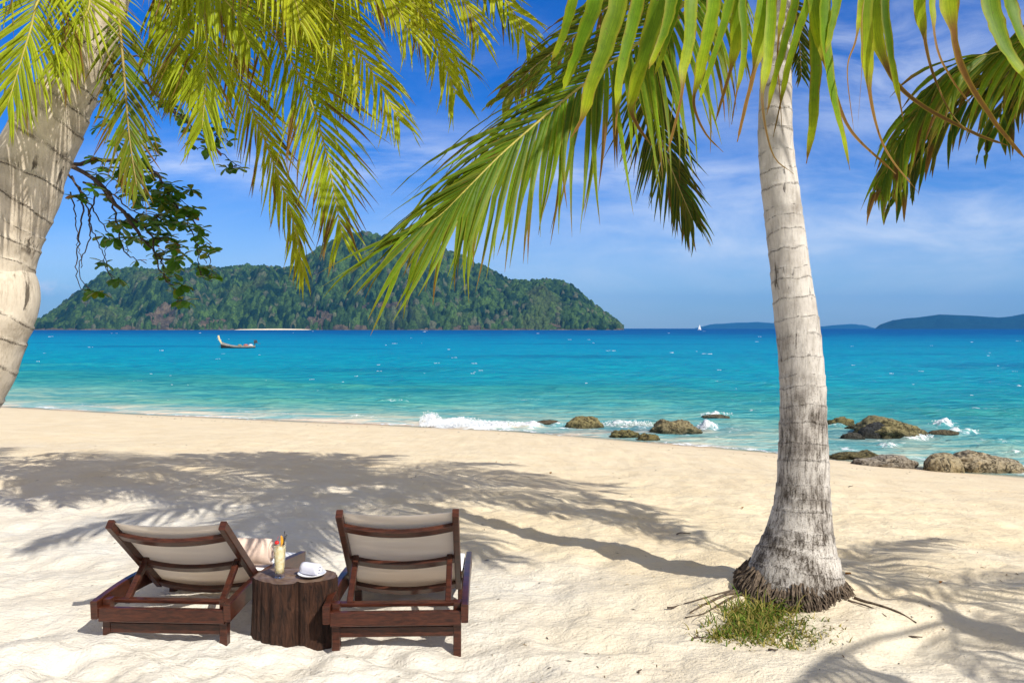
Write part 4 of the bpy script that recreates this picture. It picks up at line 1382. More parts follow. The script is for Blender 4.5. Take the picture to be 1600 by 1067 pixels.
# ------------------------------------------------------------------ grass at the palm foot
def grass_tuft():
    mb = MB(); rnd = random.Random(12)
    co = P(1185, 965, 4.52); co.z = gz(co.x, co.y)

    def blade(x, y, ln, d, c):
        z = gz(x, y) - 0.01
        p = Vector((x, y, z)); pts = [p]
        dd = Vector((d[0], d[1], 1.0)).normalized()
        g = rnd.uniform(0.15, 0.5)
        for q in range(5):
            dd = (dd + Vector((d[0] * 0.4, d[1] * 0.4, -g * (0.3 + q * 0.35)))).normalized()
            pts.append(pts[-1] + dd * ln / 5)
        wv = Vector((rnd.uniform(0.3, 1), rnd.uniform(-0.5, 0.5), 0)).normalized()
        w = rnd.uniform(0.005, 0.010)
        leaflet(mb, [q - co for q in pts], [wv] * 6, [w, w, w * 0.9, w * 0.7, w * 0.45, 0.0005], [c] * 6, 0.1)
    for (px, py, D, sx, sy, n, ln) in [(1190, 958, 4.53, 0.10, 0.05, 620, 0.15), (1160, 978, 4.5, 0.10, 0.05, 520, 0.10), (1215, 975, 4.48, 0.09, 0.04, 240, 0.07), (1130, 985, 4.45, 0.08, 0.04, 260, 0.07), (1180, 998, 4.4, 0.09, 0.04, 260, 0.06), (1270, 990, 4.42, 0.09, 0.05, 90, 0.05), (1235, 985, 4.42, 0.06, 0.04, 160, 0.06)]:
        c0 = P(px, py, D)
        gy = F * H / (py + 14 - HOR)
        for k in range(n):
            x = c0.x + rnd.gauss(0, sx); y = gy + rnd.gauss(0, sy)
            a = rnd.uniform(0, 6.28); r = rnd.uniform(0.1, 0.8)
            t = rnd.random()
            green = np.array([0.13, 0.22, 0.02]); straw = np.array([0.44, 0.36, 0.10])
            c = green * rnd.uniform(0.6, 1.2) if t < 0.42 else straw * rnd.uniform(0.5, 1.1)
            blade(x, y, ln * rnd.uniform(0.4, 1.25), (math.cos(a) * r, math.sin(a) * r - 0.15), c)
    o = mb.build('grass_tuft', M_GRASS)
    o.location = co
    tag(o, 'green and straw coloured grass tuft growing at the foot of the grey palm', 'grass')


grass_tuft()


# ------------------------------------------------------------------ rocks
def rock(px, py_base, wpx, hpx, col, label, seed, depth=0.8, rough=0.18, lumps=(), tilt=0.0, wl=None, mossy=None):
    """px,py_base: where its foot meets sand or water; wpx,hpx size in the photo"""
    D = F * (H - SEA) / (py_base - HOR)
    sc = D / F
    rx, rz = wpx / 2 * sc, hpx * sc
    v, f = ico()
    for _ in range(4): v, f = icosub(v, f)
    rs = seed * 1.7
    n = v / np.linalg.norm(v, axis=1)[:, None]
    r = 1 + rough * (fbm(n[:, 0] * 1.5 + rs, n[:, 1] * 1.5 + n[:, 2] * 1.3, seed, 4, 0.5)) + 0.45 * rough * fbm(n[:, 0] * 7 + n[:, 2] * 3, n[:, 1] * 7 + n[:, 2] * 5, seed + 8, 3)
    q = n * r[:, None]
    q = np.sign(q) * np.abs(q) ** 0.85
    for (lx, amp, wdt) in lumps:
        q[:, 2] += amp * np.exp(-((q[:, 0] - lx) / wdt) ** 2) * (q[:, 2] > -0.2)
    q[:, 2] += tilt * q[:, 0]
    q[:, 0] *= rx; q[:, 1] *= rx * depth
    top = q[:, 2].max()
    q[:, 2] = q[:, 2] / top * rz
    x0 = (px - 800) * sc
    y0 = D + rx * depth * 0.75
    zg = max(SEA, gz(x0, y0)) - 0.02
    c0 = np.array(col); cd = np.array(mossy if mossy else (0.05, 0.048, 0.03))
    low = sstep(0.55, 0.0, q[:, 2] / rz + 0.22 * fbm(q[:, 0] * 4, q[:, 1] * 4 + q[:, 2] * 5, seed + 3, 3))
    cc = c0 + (cd - c0) * (0.75 * low)[:, None]
    o = link_mesh('rock', q, f, M_ROCK, None, True, cc)
    o.location = (x0, y0, zg)
    tag(o, label, 'rock', 'rocks along the waterline')
    return o


olive = (0.34, 0.29, 0.13); grey = (0.30, 0.26, 0.20); dark = (0.085, 0.08, 0.065); tan = (0.52, 0.43, 0.27)
rock(915, 669, 56, 19, olive, 'single rounded olive rock in the froth at the end of the breaking wave', 1)
rock(856, 664, 48, 8, (0.15, 0.12, 0.07), 'low flat brown rock awash left of the rounded olive rock', 2, 0.6)
rock(1060, 678, 76, 22, (0.34, 0.29, 0.16), 'double-humped olive rock washed by surf left of the grey palm', 3, 0.7, 0.22, [(-0.5, 0.25, 0.25), (0.3, 0.2, 0.3)])
rock(978, 684, 46, 13, (0.22, 0.195, 0.08), 'low jagged mossy rock left of two smaller ones at the waterline', 4, 0.6, 0.32)
rock(1014, 688, 34, 12, (0.25, 0.21, 0.085), 'small mossy rock nearest the sand in front of the double-humped rock', 5, 0.7, 0.3)
rock(1120, 654, 44, 7, (0.17, 0.15, 0.10), 'nearly submerged flat rock under white spray just left of the grey palm', 6, 0.6)
rock(1404, 684, 108, 32, (0.36, 0.31, 0.15), 'largest olive rock in the shallows right of the grey palm', 7, 0.75, 0.2, [(-0.25, 0.3, 0.5)], -0.12)
rock(1374, 684, 54, 26, (0.055, 0.058, 0.062), 'dark wet smooth rock leaning on the front of the largest olive rock', 8, 0.5, 0.12)
rock(1318, 664, 40, 13, (0.28, 0.24, 0.10), 'olive rock in the water just right of the grey palm trunk', 9, 0.7, 0.28)
rock(1348, 672, 40, 9, (0.15, 0.13, 0.06), 'flat mossy rock between the palm trunk and the dark wet rock', 10, 0.7, 0.3)
rock(1336, 686, 34, 11, dark, 'low dark rock awash at the left foot of the dark wet rock', 11, 0.6)
rock(1480, 680, 46, 9, (0.16, 0.135, 0.08), 'low brown rock awash right of the largest olive rock', 12, 0.6)
rock(1342, 718, 76, 14, (0.20, 0.17, 0.075), 'dark mossy knobbly rock at the edge of the sand', 13, 0.6, 0.34, [(-0.5, 0.2, 0.3), (0.62, 0.45, 0.25)])
rock(1392, 733, 98, 20, (0.46, 0.40, 0.32), 'flat grey speckled rock half buried in the sand', 14, 0.5, 0.2, [(0.15, 0.2, 0.4)], mossy=(0.24, 0.2, 0.15))
rock(1484, 738, 58, 30, tan, 'upright tan boulder on the sand left of a longer one', 15, 0.8, 0.1, mossy=(0.24, 0.19, 0.09))
rock(1560, 738, 118, 32, (0.55, 0.46, 0.31), 'long smooth tan boulder on the sand at the right edge', 16, 0.6, 0.12, [(-0.45, 0.2, 0.4)], -0.22, mossy=(0.26, 0.2, 0.10))


# ------------------------------------------------------------------ loungers
def fill_lounger(root, ty=0.06, tz=0.705):
    def B(name, pts, w, h, up=(0, 0, 1), ch=0.004):
        mb = MB(); beam(mb, pts, w, h, up, ch)
        return mb.build(name, M_WOOD, root)
    # side rails, gently bowed
    for s in (-1, 1):
        x = s * 0.363
        B('side_rail', catmull([(x, -0.035, 0.195), (x, 0.25, 0.215), (x, 0.55, 0.205), (x, 0.9, 0.165), (x, 1.24, 0.115)], 16), 0.038, 0.10)
        B('leg', [(s * 0.322, 0.035, -0.12), (s * 0.322, 0.035, 0.24)], 0.042, 0.05, (0, 1, 0))
        B('leg', [(s * 0.322, 0.78, -0.12), (s * 0.322, 0.78, 0.20)], 0.042, 0.05, (0, 1, 0))
        # backrest post
        B('back_post', [(s * 0.312, 0.585, 0.145), (s * 0.312, ty, tz)], 0.036, 0.052, (0, 1, 1))
        B('prop', [(s * 0.268, 0.12, 0.190), (s * 0.268, 0.585 + (ty - 0.585) * 0.44, 0.145 + (tz - 0.145) * 0.44)], 0.032, 0.034, (0, 1, 0))
    B('rear_rail', [(-0.343, -0.012, 0.168), (0.343, -0.012, 0.168)], 0.03, 0.076)
    B('foot_rail', [(-0.343, 0.93, 0.150), (0.343, 0.93, 0.150)], 0.03, 0.06)
    B('stretcher', [(-0.30, 0.03, 0.085), (0.30, 0.03, 0.085)], 0.026, 0.056)
    B('prop_bar', [(-0.343, 0.12, 0.200), (0.343, 0.12, 0.200)], 0.045, 0.022)
    p0 = Vector((0, 0.585, 0.145)); p1 = Vector((0, ty, tz)); ax = (p1 - p0)
    nrm = Vector((0, -0.75, -0.66))

    def bow(t, x, amt):
        q = p0 + ax * t + nrm * (amt * (1 - (x / 0.30) ** 2))
        q.x = x
        return q
    xs = [-0.294 + 0.588 * i / 16 for i in range(17)]
    for t in (0.845, 0.42, 0.045):
        B('back_bar', [bow(t, x, 0.042) + nrm * 0.008 for x in xs], 0.026, 0.055, tuple(ax.normalized()))
    # fabric slung in front of the bars
    vs = []; fs = []; nr = 24
    for j in range(nr + 1):
        t = 0.02 + 0.965 * j / nr
        for i, x in enumerate(xs):
            vs.append(tuple(bow(t, x, 0.030 * (0.7 + 0.3 * math.cos(j * 1.1) ** 2)) - nrm * 0.013))
    m = len(xs)
    for j in range(nr):
        for i in range(m - 1):
            fs.append((j * m + i, j * m + i + 1, (j + 1) * m + i + 1, (j + 1) * m + i))
    k = len(vs)
    vs += [(a + 0, b + 0.0035 * 0.75, c + 0.0035 * 0.66) for (a, b, c) in vs]
    fs += [tuple(q + k for q in reversed(f)) for f in fs]
    link_mesh('back_fabric', vs, fs, M_FABRIC, root, True)
    # sling seat
    vs = []; fs = []
    for j in range(14):
        y = 0.56 + 0.66 * j / 13
        z = np.interp(y, [0.55, 0.9, 1.24], [0.205, 0.175, 0.13])
        for i in range(9):
            x = -0.34 + 0.68 * i / 8
            vs.append((x, y, z - 0.02 * (1 - (x / 0.34) ** 2)))
    for j in range(13):
        for i in range(8):
            fs.append((j * 9 + i, j * 9 + i + 1, (j + 1) * 9 + i + 1, (j + 1) * 9 + i))
    k = len(vs)
    vs += [(a, b, c - 0.004) for (a, b, c) in vs]
    fs += [tuple(q + k for q in reversed(f)) for f in fs]
    link_mesh('seat_fabric', vs, fs, M_FABRIC, root, True)


def rounded_slab(x0, x1, ys, zs, th, nx=12):
    """soft pad following a profile: list of y, z (underside)"""
    vs = []; fs = []; ny = len(ys)
    for layer in (0, 1):
        for j in range(ny):
            for i in range(nx):
                u = i / (nx - 1); v = j / (ny - 1)
                e = min(u, 1 - u) * (nx - 1); e2 = min(v, 1 - v) * (ny - 1)
                r = min(1, math.sqrt(min(1, (e + 0.15) / 2)) * math.sqrt(min(1, (e2 + 0.15) / 2)))
                z = zs[j] + th * 0.5 + (th * 0.5 * r if layer else -th * 0.5 * r)
                vs.append((x0 + (x1 - x0) * u, ys[j], z))
    o = nx * ny
    for j in range(ny - 1):
        for i in range(nx - 1):
            a = j * nx + i
            fs += [(a, a + nx, a + nx + 1, a + 1), (o + a, o + a + 1, o + a + nx + 1, o + a + nx)]
    for j in range(ny - 1):
        a = j * nx
        fs += [(a, o + a, o + a + nx, a + nx), (a + nx - 1, a + 2 * nx - 1, o + a + 2 * nx - 1, o + a + nx - 1)]
    for i in range(nx - 1):
        fs += [(i, i + 1, o + i + 1, o + i)]
        a = (ny - 1) * nx + i
        fs += [(a, o + a, o + a + 1, a + 1)]
    return vs, fs


def towel_roll(name, ln, r, mat_, turns=3.2, th=0.011):
    """a towel rolled up: a thick spiral sheet, axis along x"""
    vs = []; fs = []
    n = int(turns * 26); nx = 9
    for i in range(n + 1):
        a = 2 * math.pi * turns * i / n
        rr = r * (0.10 + 0.90 * i / n)
        for side in (0, 1):
            for k in range(nx):
                u = k / (nx - 1)
                e = min(u, 1 - u) * (nx - 1)
                q = rr + (th / 2 if side else -th / 2) - (0.05 * r if e < 0.5 else 0.0) * (i / n)
                x = (u - 0.5) * ln + 0.006 * math.sin(a * 0.5 + k) * (1 if e < 0.5 else 0) + (0.02 * ln * (1 - i / n)) * (u - 0.5) * 2
                vs.append((x, math.cos(a) * q, math.sin(a) * q + r))
    m = 2 * nx
    for i in range(n):
        for k in range(nx - 1):
            b = i * m + k
            fs += [(b, b + 1, b + m + 1, b + m), (b + nx, b + nx + m, b + nx + m + 1, b + nx + 1)]
        b = i * m
        fs += [(b, b + m, b + m + nx, b + nx), (b + nx - 1, b + 2 * nx - 1, b + m + 2 * nx - 1, b + m + nx - 1)]
    for i in (0, n):
        b = i * m
        for k in range(nx - 1):
            fs.append((b + k, b + nx + k, b + nx + k + 1, b + k + 1))
    return link_mesh(name, vs, fs, mat_, None, True)


def kids(o):
    return [c for c in bpy.data.objects if c.parent == o]


def copy_tree(o):
    c = o.copy(); C.objects.link(c)
    for ch in kids(o):
        d = ch.copy(); C.objects.link(d); d.parent = c
        for gr in kids(ch):
            e = gr.copy(); C.objects.link(e); e.parent = d
    return c


lr = empty('sun_lounger')
fill_lounger(lr)
tag(lr, 'dark wooden lounger with more upright beige sling back, right of the log table', 'sun lounger', 'pair of loungers facing the sea')
ll = empty('sun_lounger')
fill_lounger(ll, 0.03, 0.64)
tag(ll, 'dark wooden lounger with beige sling back leaning far back, left of the log table', 'sun lounger', 'pair of loungers facing the sea')
lr.location = (-0.614, 4.225, 0.0); lr.rotation_euler = (0, 0, math.radians(2.0))
ll.location = (-1.87, 4.27, 0.0); ll.rotation_euler = (0, 0, math.radians(-3.0))


def on_lounger(root, o, loc, rz=0.0):
    a = root.rotation_euler[2]
    o.location = root.matrix_basis @ Vector(loc)
    o.rotation_euler = (0, 0, a + rz)


ys = [0.60 + 0.60 * j / 10 for j in range(11)]
zs = [float(np.interp(y, [0.55, 0.9, 1.24], [0.208, 0.178, 0.133])) for y in ys]
v_, f_ = rounded_slab(-0.335, 0.335, [y - 0.60 for y in ys], [z - 0.2 for z in zs], 0.05)
cu = link_mesh('seat_cushion', v_, f_, M_CUSH, None, True)
tag(cu, 'flat white cushion on the seat of the left lounger', 'cushion', 'white lounger cushions')
on_lounger(ll, cu, (0, 0.60, 0.2))
cu2 = cu.copy(); C.objects.link(cu2)
tag(cu2, 'flat white cushion on the seat of the right lounger, hidden behind its sling back', 'cushion')
on_lounger(lr, cu2, (0, 0.60, 0.2))
tw1 = towel_roll('rolled_towel', 0.46, 0.078, M_TOWEL, 3.75, 0.016)
tag(tw1, 'peach bath towel rolled up on the white cushion of the left lounger', 'towel', 'rolled bath towels on the loungers')
on_lounger(ll, tw1, (0.125, 0.66, 0.250))
tw2 = tw1.copy(); C.objects.link(tw2)
tag(tw2, 'rolled bath towel showing as a shape through the sling back of the right lounger', 'towel')
on_lounger(lr, tw2, (0.04, 0.66, 0.250))


# ------------------------------------------------------------------ log table and what stands on it
def log_table():
    cx, cy = (460 - 800) / F * 4.40, 4.40
    root = empty('log_table', (cx, cy, 0))
    tag(root, 'dark split tree stump used as a side table between the two loungers', 'side table')
    n = 120; rows = 26; h = 0.335
    rnd = random.Random(3)

    def outline(a):
        lobes = 1 + 0.055 * math.cos(2 * a + 0.6) + 0.05 * math.sin(3 * a + 1.0) + 0.035 * math.cos(5 * a + 2)
        dent = 0.26 * math.exp(-((a - 5.0) / 0.10) ** 2) + 0.10 * math.exp(-((a - 1.3) / 0.2) ** 2) + 0.05 * math.exp(-((a - 4.2) / 0.08) ** 2)
        return lobes - dent
    vs = []; fs = []
    ang = [2 * math.pi * k / n for k in range(n)]
    rid = [0.02 * float(pn(np.array([k * 0.55]), np.array([0.3]), 5)[0]) + 0.012 * float(pn(np.array([k * 1.3]), np.array([0.7]), 15)[0]) for k in range(n)]
    for j in range(rows + 1):
        t = j / rows
        z = -0.1 + (h + 0.1) * t
        fl = 1.0 + 0.07 * (1 - t) ** 2
        if j == rows: fl -= 0.015
        for k in range(n):
            r = outline(ang[k]) * fl + rid[k] * (1.4 - 0.4 * t) + 0.010 * float(pn(np.array([k * 0.8]), np.array([t * 3]), 25)[0])
            vs.append((0.222 * r * math.cos(ang[k]), 0.155 * r * math.sin(ang[k]), z))
    for j in range(rows):
        for k in range(n):
            k2 = (k + 1) % n
            fs.append((j * n + k, j * n + k2, (j + 1) * n + k2, (j + 1) * n + k))
    link_mesh('bark_side', vs, fs, M_STUMP, root, False)
    # sawn top
    vt = []; ft = []
    for q in range(7):
        f = q / 6
        for k in range(n):
            r = (outline(ang[k]) * 0.985 + rid[k]) * (0.02 + 0.98 * f)
            vt.append((0.222 * r * math.cos(ang[k]), 0.155 * r * math.sin(ang[k]), h + 0.0015 - 0.002 * f + 0.002 * math.sin(k * 0.3 + q)))
    for q in range(6):
        for k in range(n):
            k2 = (k + 1) % n
            ft.append((q * n + k, q * n + k2, (q + 1) * n + k2, (q + 1) * n + k))
    ft.append(tuple(range(n - 1, -1, -1)))
    link_mesh('sawn_top', vt, ft, M_STUMPTOP, root, True)
    return cx, cy, h + 0.003


TX, TY, TZ = log_table()


def lathe(prof, seg=40):
    vs = []; fs = []
    for (r, z) in prof:
        for k in range(seg):
            a = 2 * math.pi * k / seg
            vs.append((r * math.cos(a), r * math.sin(a), z))
    for j in range(len(prof) - 1):
        for k in range(seg):
            k2 = (k + 1) % seg
            fs.append((j * seg + k, j * seg + k2, (j + 1) * seg + k2, (j + 1) * seg + k))
    fs.append(tuple(range(seg - 1, -1, -1)))
    fs.append(tuple((len(prof) - 1) * seg + k for k in range(seg)))
    return vs, fs


GX = (437 - 800) / F * 4.36; GY = 4.36
gl = empty('cocktail_glass', (GX, GY, TZ))
tag(gl, 'tall glass of pale yellow cocktail standing on the log table', 'drink')
v_, f_ = lathe([(0.0245, 0.0), (0.026, 0.004), (0.026, 0.05), (0.030, 0.11), (0.0345, 0.190), (0.0335, 0.190), (0.029, 0.11), (0.0248, 0.05), (0.0245, 0.024), (0.002, 0.022)])
link_mesh('glass', v_, f_, M_GLASS, gl, True)
md, gd = mat('milky_cocktail')
tcd = gd.n('ShaderNodeTexCoord')
nd = gd.noise(tcd.outputs['Object'], 60, 4)
finish(gd, pbsdf(gd, gd.mix(gd.ramp(nd, 0.4, 0.7), (0.62, 0.50, 0.25), (0.70, 0.66, 0.48)), 0.35, 0.4).outputs[0])
v_, f_ = lathe([(0.002, 0.0245), (0.0238, 0.0255), (0.0240, 0.05), (0.0283, 0.11), (0.0318, 0.172), (0.029, 0.1735), (0.002, 0.1735)])
link_mesh('cocktail', v_, f_, md, gl, True)


def small(name, mb, m, label, cat, loc, smooth=True):
    o = mb.build(name, m, None, smooth)
    o.location = loc
    tag(o, label, cat)
    return o


b = MB()
v0, f0 = icosub(*ico()); v0, f0 = icosub(v0, f0)
b.add(v0 * np.array([0.0125, 0.0125, 0.0115]), f0)
tube(b, [(0, 0, 0.010), (0.003, 0.001, 0.022), (0.010, 0.002, 0.034)], 0.0009, 5)
small('cherry', b, m_plain('red_cherry', (0.55, 0.012, 0.012), 0.2, 0.5, 20, 0.15, 0), 'shiny red cherry perched on the rim of the cocktail glass', 'cherry', (GX - 0.012, GY - 0.012, TZ + 0.193))
b = MB()
pts = []
seg = 14
for side in (-0.004, 0.004):
    pts.append((0, side, 0))
    for k in range(seg + 1):
        a = math.pi * k / seg - math.pi / 2
        pts.append((0.013 * math.cos(a), side, 0.030 * math.sin(a)))
m_ = seg + 2
fc = []
for k in range(1, seg + 1):
    fc += [(0, k, k + 1), (m_, m_ + k + 1, m_ + k), (k, m_ + k, m_ + k + 1, k + 1)]
fc += [(0, m_, m_ + 1, 1), (0, seg + 1, m_ + seg + 1, m_)]
b.add(pts, fc)
small('orange_slice', b, m_plain('orange_flesh', (0.75, 0.33, 0.025), 0.4, 0.4, 90, 0.2, 0.2), 'orange slice standing in the top of the cocktail glass', 'fruit slice', (GX + 0.008, GY - 0.006, TZ + 0.20), False)
M_BLACK = m_plain('black_plastic', (0.02, 0.017, 0.02), 0.35, 0.4, 30, 0.1, 0)
b = MB(); tube(b, [(0, 0, 0), (0.012, 0.004, 0.13)], 0.0026, 8)
small('drinking_straw', b, M_BLACK, 'thin black straight straw sticking up out of the cocktail glass', 'straw', (GX + 0.013, GY + 0.006, TZ + 0.12))
b = MB()
pts = [(0, 0, 0), (0.012, 0, 0.09)]
for k in range(40):
    t = k / 39; a = t * 6.28 * 3.5
    pts.append((0.013 + 0.012 * t + 0.0045 * math.cos(a), 0.0045 * math.sin(a), 0.092 + 0.032 * t))
tube(b, pts, 0.0016, 6)
small('swizzle_stick', b, M_BLACK, 'dark curly-ended swizzle stick leaning out of the cocktail glass', 'stirrer', (GX + 0.012, GY + 0.0, TZ + 0.11))

PX0 = (488.5 - 800) / F * 4.40
v_, f_ = lathe([(0.030, 0.0), (0.034, 0.0), (0.045, 0.004), (0.066, 0.011), (0.077, 0.019), (0.0765, 0.0205), (0.065, 0.0135), (0.044, 0.0065), (0.002, 0.0055)], 56)
pl = link_mesh('saucer', v_, f_, M_CHINA, None, True)
pl.location = (PX0, 4.385, TZ)
tag(pl, 'white china saucer on the log table under a small rolled towel', 'saucer')
ht = towel_roll('hand_towel', 0.105, 0.030, M_WHITE, 3.75, 0.009)
ht.location = (PX0 - 0.002, 4.385, TZ + 0.011)
ht.rotation_euler = (0, 0, math.radians(-24))
tag(ht, 'small white rolled hand towel on the saucer', 'towel')


# ------------------------------------------------------------------ boats
def longtail():
    x, y = sea_pt(372, 544)
    root = empty('longtail_boat', (x, y, SEA), math.radians(196))
    root.scale = (0.74, 0.74, 0.74)
    tag(root, 'wooden longtail boat with tall pale prow moored on the turquoise sea', 'boat')
    # local: +x towards the prow
    L = 6.0
    M_H = m_plain('dark_hull', (0.035, 0.028, 0.024), 0.6, 0.3, 6, 0.4, 0.2)
    M_P = m_plain('pale_planks', (0.40, 0.34, 0.28), 0.7, 0.2, 5, 0.35, 0.2)
    M_PR = m_plain('pale_prow', (0.75, 0.58, 0.30), 0.6, 0.3, 5, 0.15, 0.1)
    n = 26
    lower = MB(); upper = MB(); inner = MB()
    secs = []
    for i in range(n):
        t = i / (n - 1)
        xx = -L / 2 + L * t
        hb = 0.72 * (1 - max(0, (t - 0.45) / 0.55) ** 2.2) * (0.82 + 0.18 * min(1, t / 0.3))
        sheer = 0.42 + 0.16 * max(0, (0.3 - t)) + 0.85 * max(0, (t - 0.45) / 0.55) ** 2.0
        keel = -0.35 + 0.40 * max(0, (t - 0.7) / 0.3) ** 2
        mid = 0.22 + (sheer - 0.42) * 0.66
        secs.append((xx, max(hb, 0.03), sheer, keel, mid))
    for (mb, which) in ((lower, 0), (upper, 1)):
        vs = []; fs = []
        for (xx, hb, sh, ke, mi) in secs:
            if which == 0:
                pr = [(-hb * 0.94, mi), (-hb * 0.7, (mi + ke) / 2), (0, ke), (hb * 0.7, (mi + ke) / 2), (hb * 0.94, mi)]
            else:
                pr = [(-hb * 0.93, mi - 0.02), (-hb * 1.0, (mi + sh) / 2), (-hb * 1.06, sh), (-hb * 0.98, sh), (-hb * 0.86, mi), (-hb * 0.5, mi - 0.06), (hb * 0.5, mi - 0.06), (hb * 0.86, mi), (hb * 0.98, sh), (hb * 1.06, sh), (hb * 1.0, (mi + sh) / 2), (hb * 0.93, mi - 0.02)]
            vs += [(xx, a, b) for (a, b) in pr]
        m = len(pr)
        for i in range(n - 1):
            for k in range(m - 1):
                fs.append((i * m + k, i * m + k + 1, (i + 1) * m + k + 1, (i + 1) * m + k))
        fs.append(tuple(range(m - 1, -1, -1)))
        mb.add(vs, fs)
    lower.build('hull', M_H, root, True)
    upper.build('gunwale', M_P, root, False)
    b = MB()
    beam(b, catmull([(L / 2 - 0.35, 0, 0.75), (L / 2 + 0.05, 0, 1.25), (L / 2 + 0.28, 0, 1.8), (L / 2 + 0.42, 0, 2.35)], 12), 0.16, 0.30, (1, 0, 0.3), 0.03)
    b.build('prow', M_PR, root)
    M_TH = m_plain('worn_planks', (0.33, 0.24, 0.15), 0.8, 0.2, 8, 0.3, 0.2)
    for xx in (-1.9, -0.8, 0.5, 1.5):
        b = MB()
        t = (xx + L / 2) / L
        beam(b, [(xx, -0.66 + 0.25 * max(0, t - 0.6), 0.40 + 0.3 * max(0, t - 0.55)), (xx, 0.66 - 0.25 * max(0, t - 0.6), 0.40 + 0.3 * max(0, t - 0.55))], 0.2, 0.05, (0, 0, 1), 0.01)
        b.build('thwart', M_TH, root)
    # engine on its pivot post at the stern
    M_E = m_plain('engine_iron', (0.05, 0.042, 0.04), 0.5, 0.4, 9, 0.5, 0.3)
    e = MB()
    beam(e, [(-L / 2 + 0.12, 0, 0.3), (-L / 2 + 0.05, 0, 0.95)], 0.14, 0.14, (1, 0, 0), 0.02)
    beam(e, [(-L / 2 - 0.38, 0, 1.12), (-L / 2 + 0.24, 0, 1.12)], 0.42, 0.40, (0, 0, 1), 0.06)
    tube(e, [(-L / 2 - 0.15, 0.0, 1.30), (-L / 2 - 0.15, 0.0, 1.52)], 0.13, 12)
    tube(e, [(-L / 2 + 0.1, 0.1, 1.3), (-L / 2 + 0.1, 0.1, 1.48), (-L / 2 + 0.3, 0.1, 1.52)], 0.05, 8)
    e.build('engine', M_E, root)
    e = MB()
    tube(e, [(-L / 2 + 0.2, 0, 1.0), (-L / 2 + 1.5, 0.1, 0.86)], 0.03, 6)
    e.build('tiller', M_E, root)
    e = MB()
    tube(e, [(-L / 2 - 0.3, 0, 0.98), (-L / 2 - 0.9, 0, 0.78)], 0.035, 6)
    e.build('propeller_shaft', M_E, root)
    for (xx, yy, r, c, nm) in [(-1.35, 0.1, 0.26, (0.42, 0.14, 0.10), 'red'), (-2.2, -0.1, 0.24, (0.62, 0.62, 0.66), 'white'), (-0.3, 0.1, 0.22, (0.24, 0.22, 0.13), 'olive')]:
        vq, fq = icosub(*ico()); vq, fq = icosub(vq, fq)
        q = 0.74 * vq * np.array([r * 1.6, r, r]) * (1 + 0.18 * fbm(vq[:, 0] * 2, vq[:, 1] * 2 + vq[:, 2], 7, 3))[:, None]
        o = link_mesh('cargo_bundle', q, fq, m_plain('tarp_' + nm, c, 0.8, 0.1, 6, 0.3, 0.3), None, True)
        o.location = root.matrix_basis @ Vector((xx, yy, 0.50))
        o.rotation_euler = (0, 0, math.radians(196))
        tag(o, {'red': 'reddish cloth bundle lying in the middle of the longtail boat', 'white': 'pale grey bundle lying near the engine of the longtail boat', 'olive': 'olive bundle lying toward the prow of the longtail boat'}[nm], 'bundle')
    rp_ = MB()
    tube(rp_, catmull([(L / 2 - 0.1, 0, 0.9), (L / 2 + 0.2, 0.05, 0.4), (L / 2 + 0.3, 0.1, -0.1)], 8), 0.02, 5)
    rp_.build('mooring_line', M_E, root)


longtail()


def sailboat():
    D = 1250.0
    root = empty('sailing_boat', ((1093 - 800) / F * D, D, SEA), math.radians(35))
    tag(root, 'tiny white sailing boat far out on the horizon left of the grey palm', 'boat')
    b = MB()
    vs = []; fs = []
    n = 12
    for i in range(n):
        t = i / (n - 1); hb = 1.1 * math.sin(math.pi * min(1, 0.25 + 0.75 * t)) + 0.02
        vs += [(-4 + 8 * t, -hb, 1.0), (-4 + 8 * t, 0, -0.3), (-4 + 8 * t, hb, 1.0)]
    for i in range(n - 1):
        a = i * 3
        fs += [(a, a + 1, a + 4, a + 3), (a + 1, a + 2, a + 5, a + 4), (a + 2, a, a + 3, a + 5)]
    fs += [(0, 2, 1)]
    b.add(vs, fs)
    Mw = m_plain('white_sailcloth', (0.82, 0.82, 0.82), 0.6, 0.2, 2, 0.05, 0)
    b.build('hull', Mw, root)
    b = MB(); tube(b, [(0.6, 0, 0.8), (0.6, 0, 9.0)], 0.09, 8); b.build('mast', Mw, root)
    b = MB(); tube(b, [(0.6, 0, 1.7), (-3.0, 0, 1.7)], 0.06, 8); b.build('boom', Mw, root)
    for nm, tri in (('mainsail', [(0.45, 1.8), (-2.9, 1.8), (0.45, 8.8)]), ('jib', [(0.75, 1.4), (3.7, 1.3), (0.75, 8.0)])):
        vs = []; fs = []; m = 9
        a, bb, c = [Vector((q[0], 0, q[1])) for q in tri]
        for j in range(m):
            for i in range(m):
                u = i / (m - 1); v = j / (m - 1)
                p = a.lerp(bb, u).lerp(c, v)
                vs.append((p.x, 0.35 * math.sin(math.pi * u) * (1 - v), p.z))
        for j in range(m - 1):
            for i in range(m - 1):
                fs.append((j * m + i, j * m + i + 1, (j + 1) * m + i + 1, (j + 1) * m + i))
        link_mesh(nm, vs, fs, Mw, root, True)


sailboat()


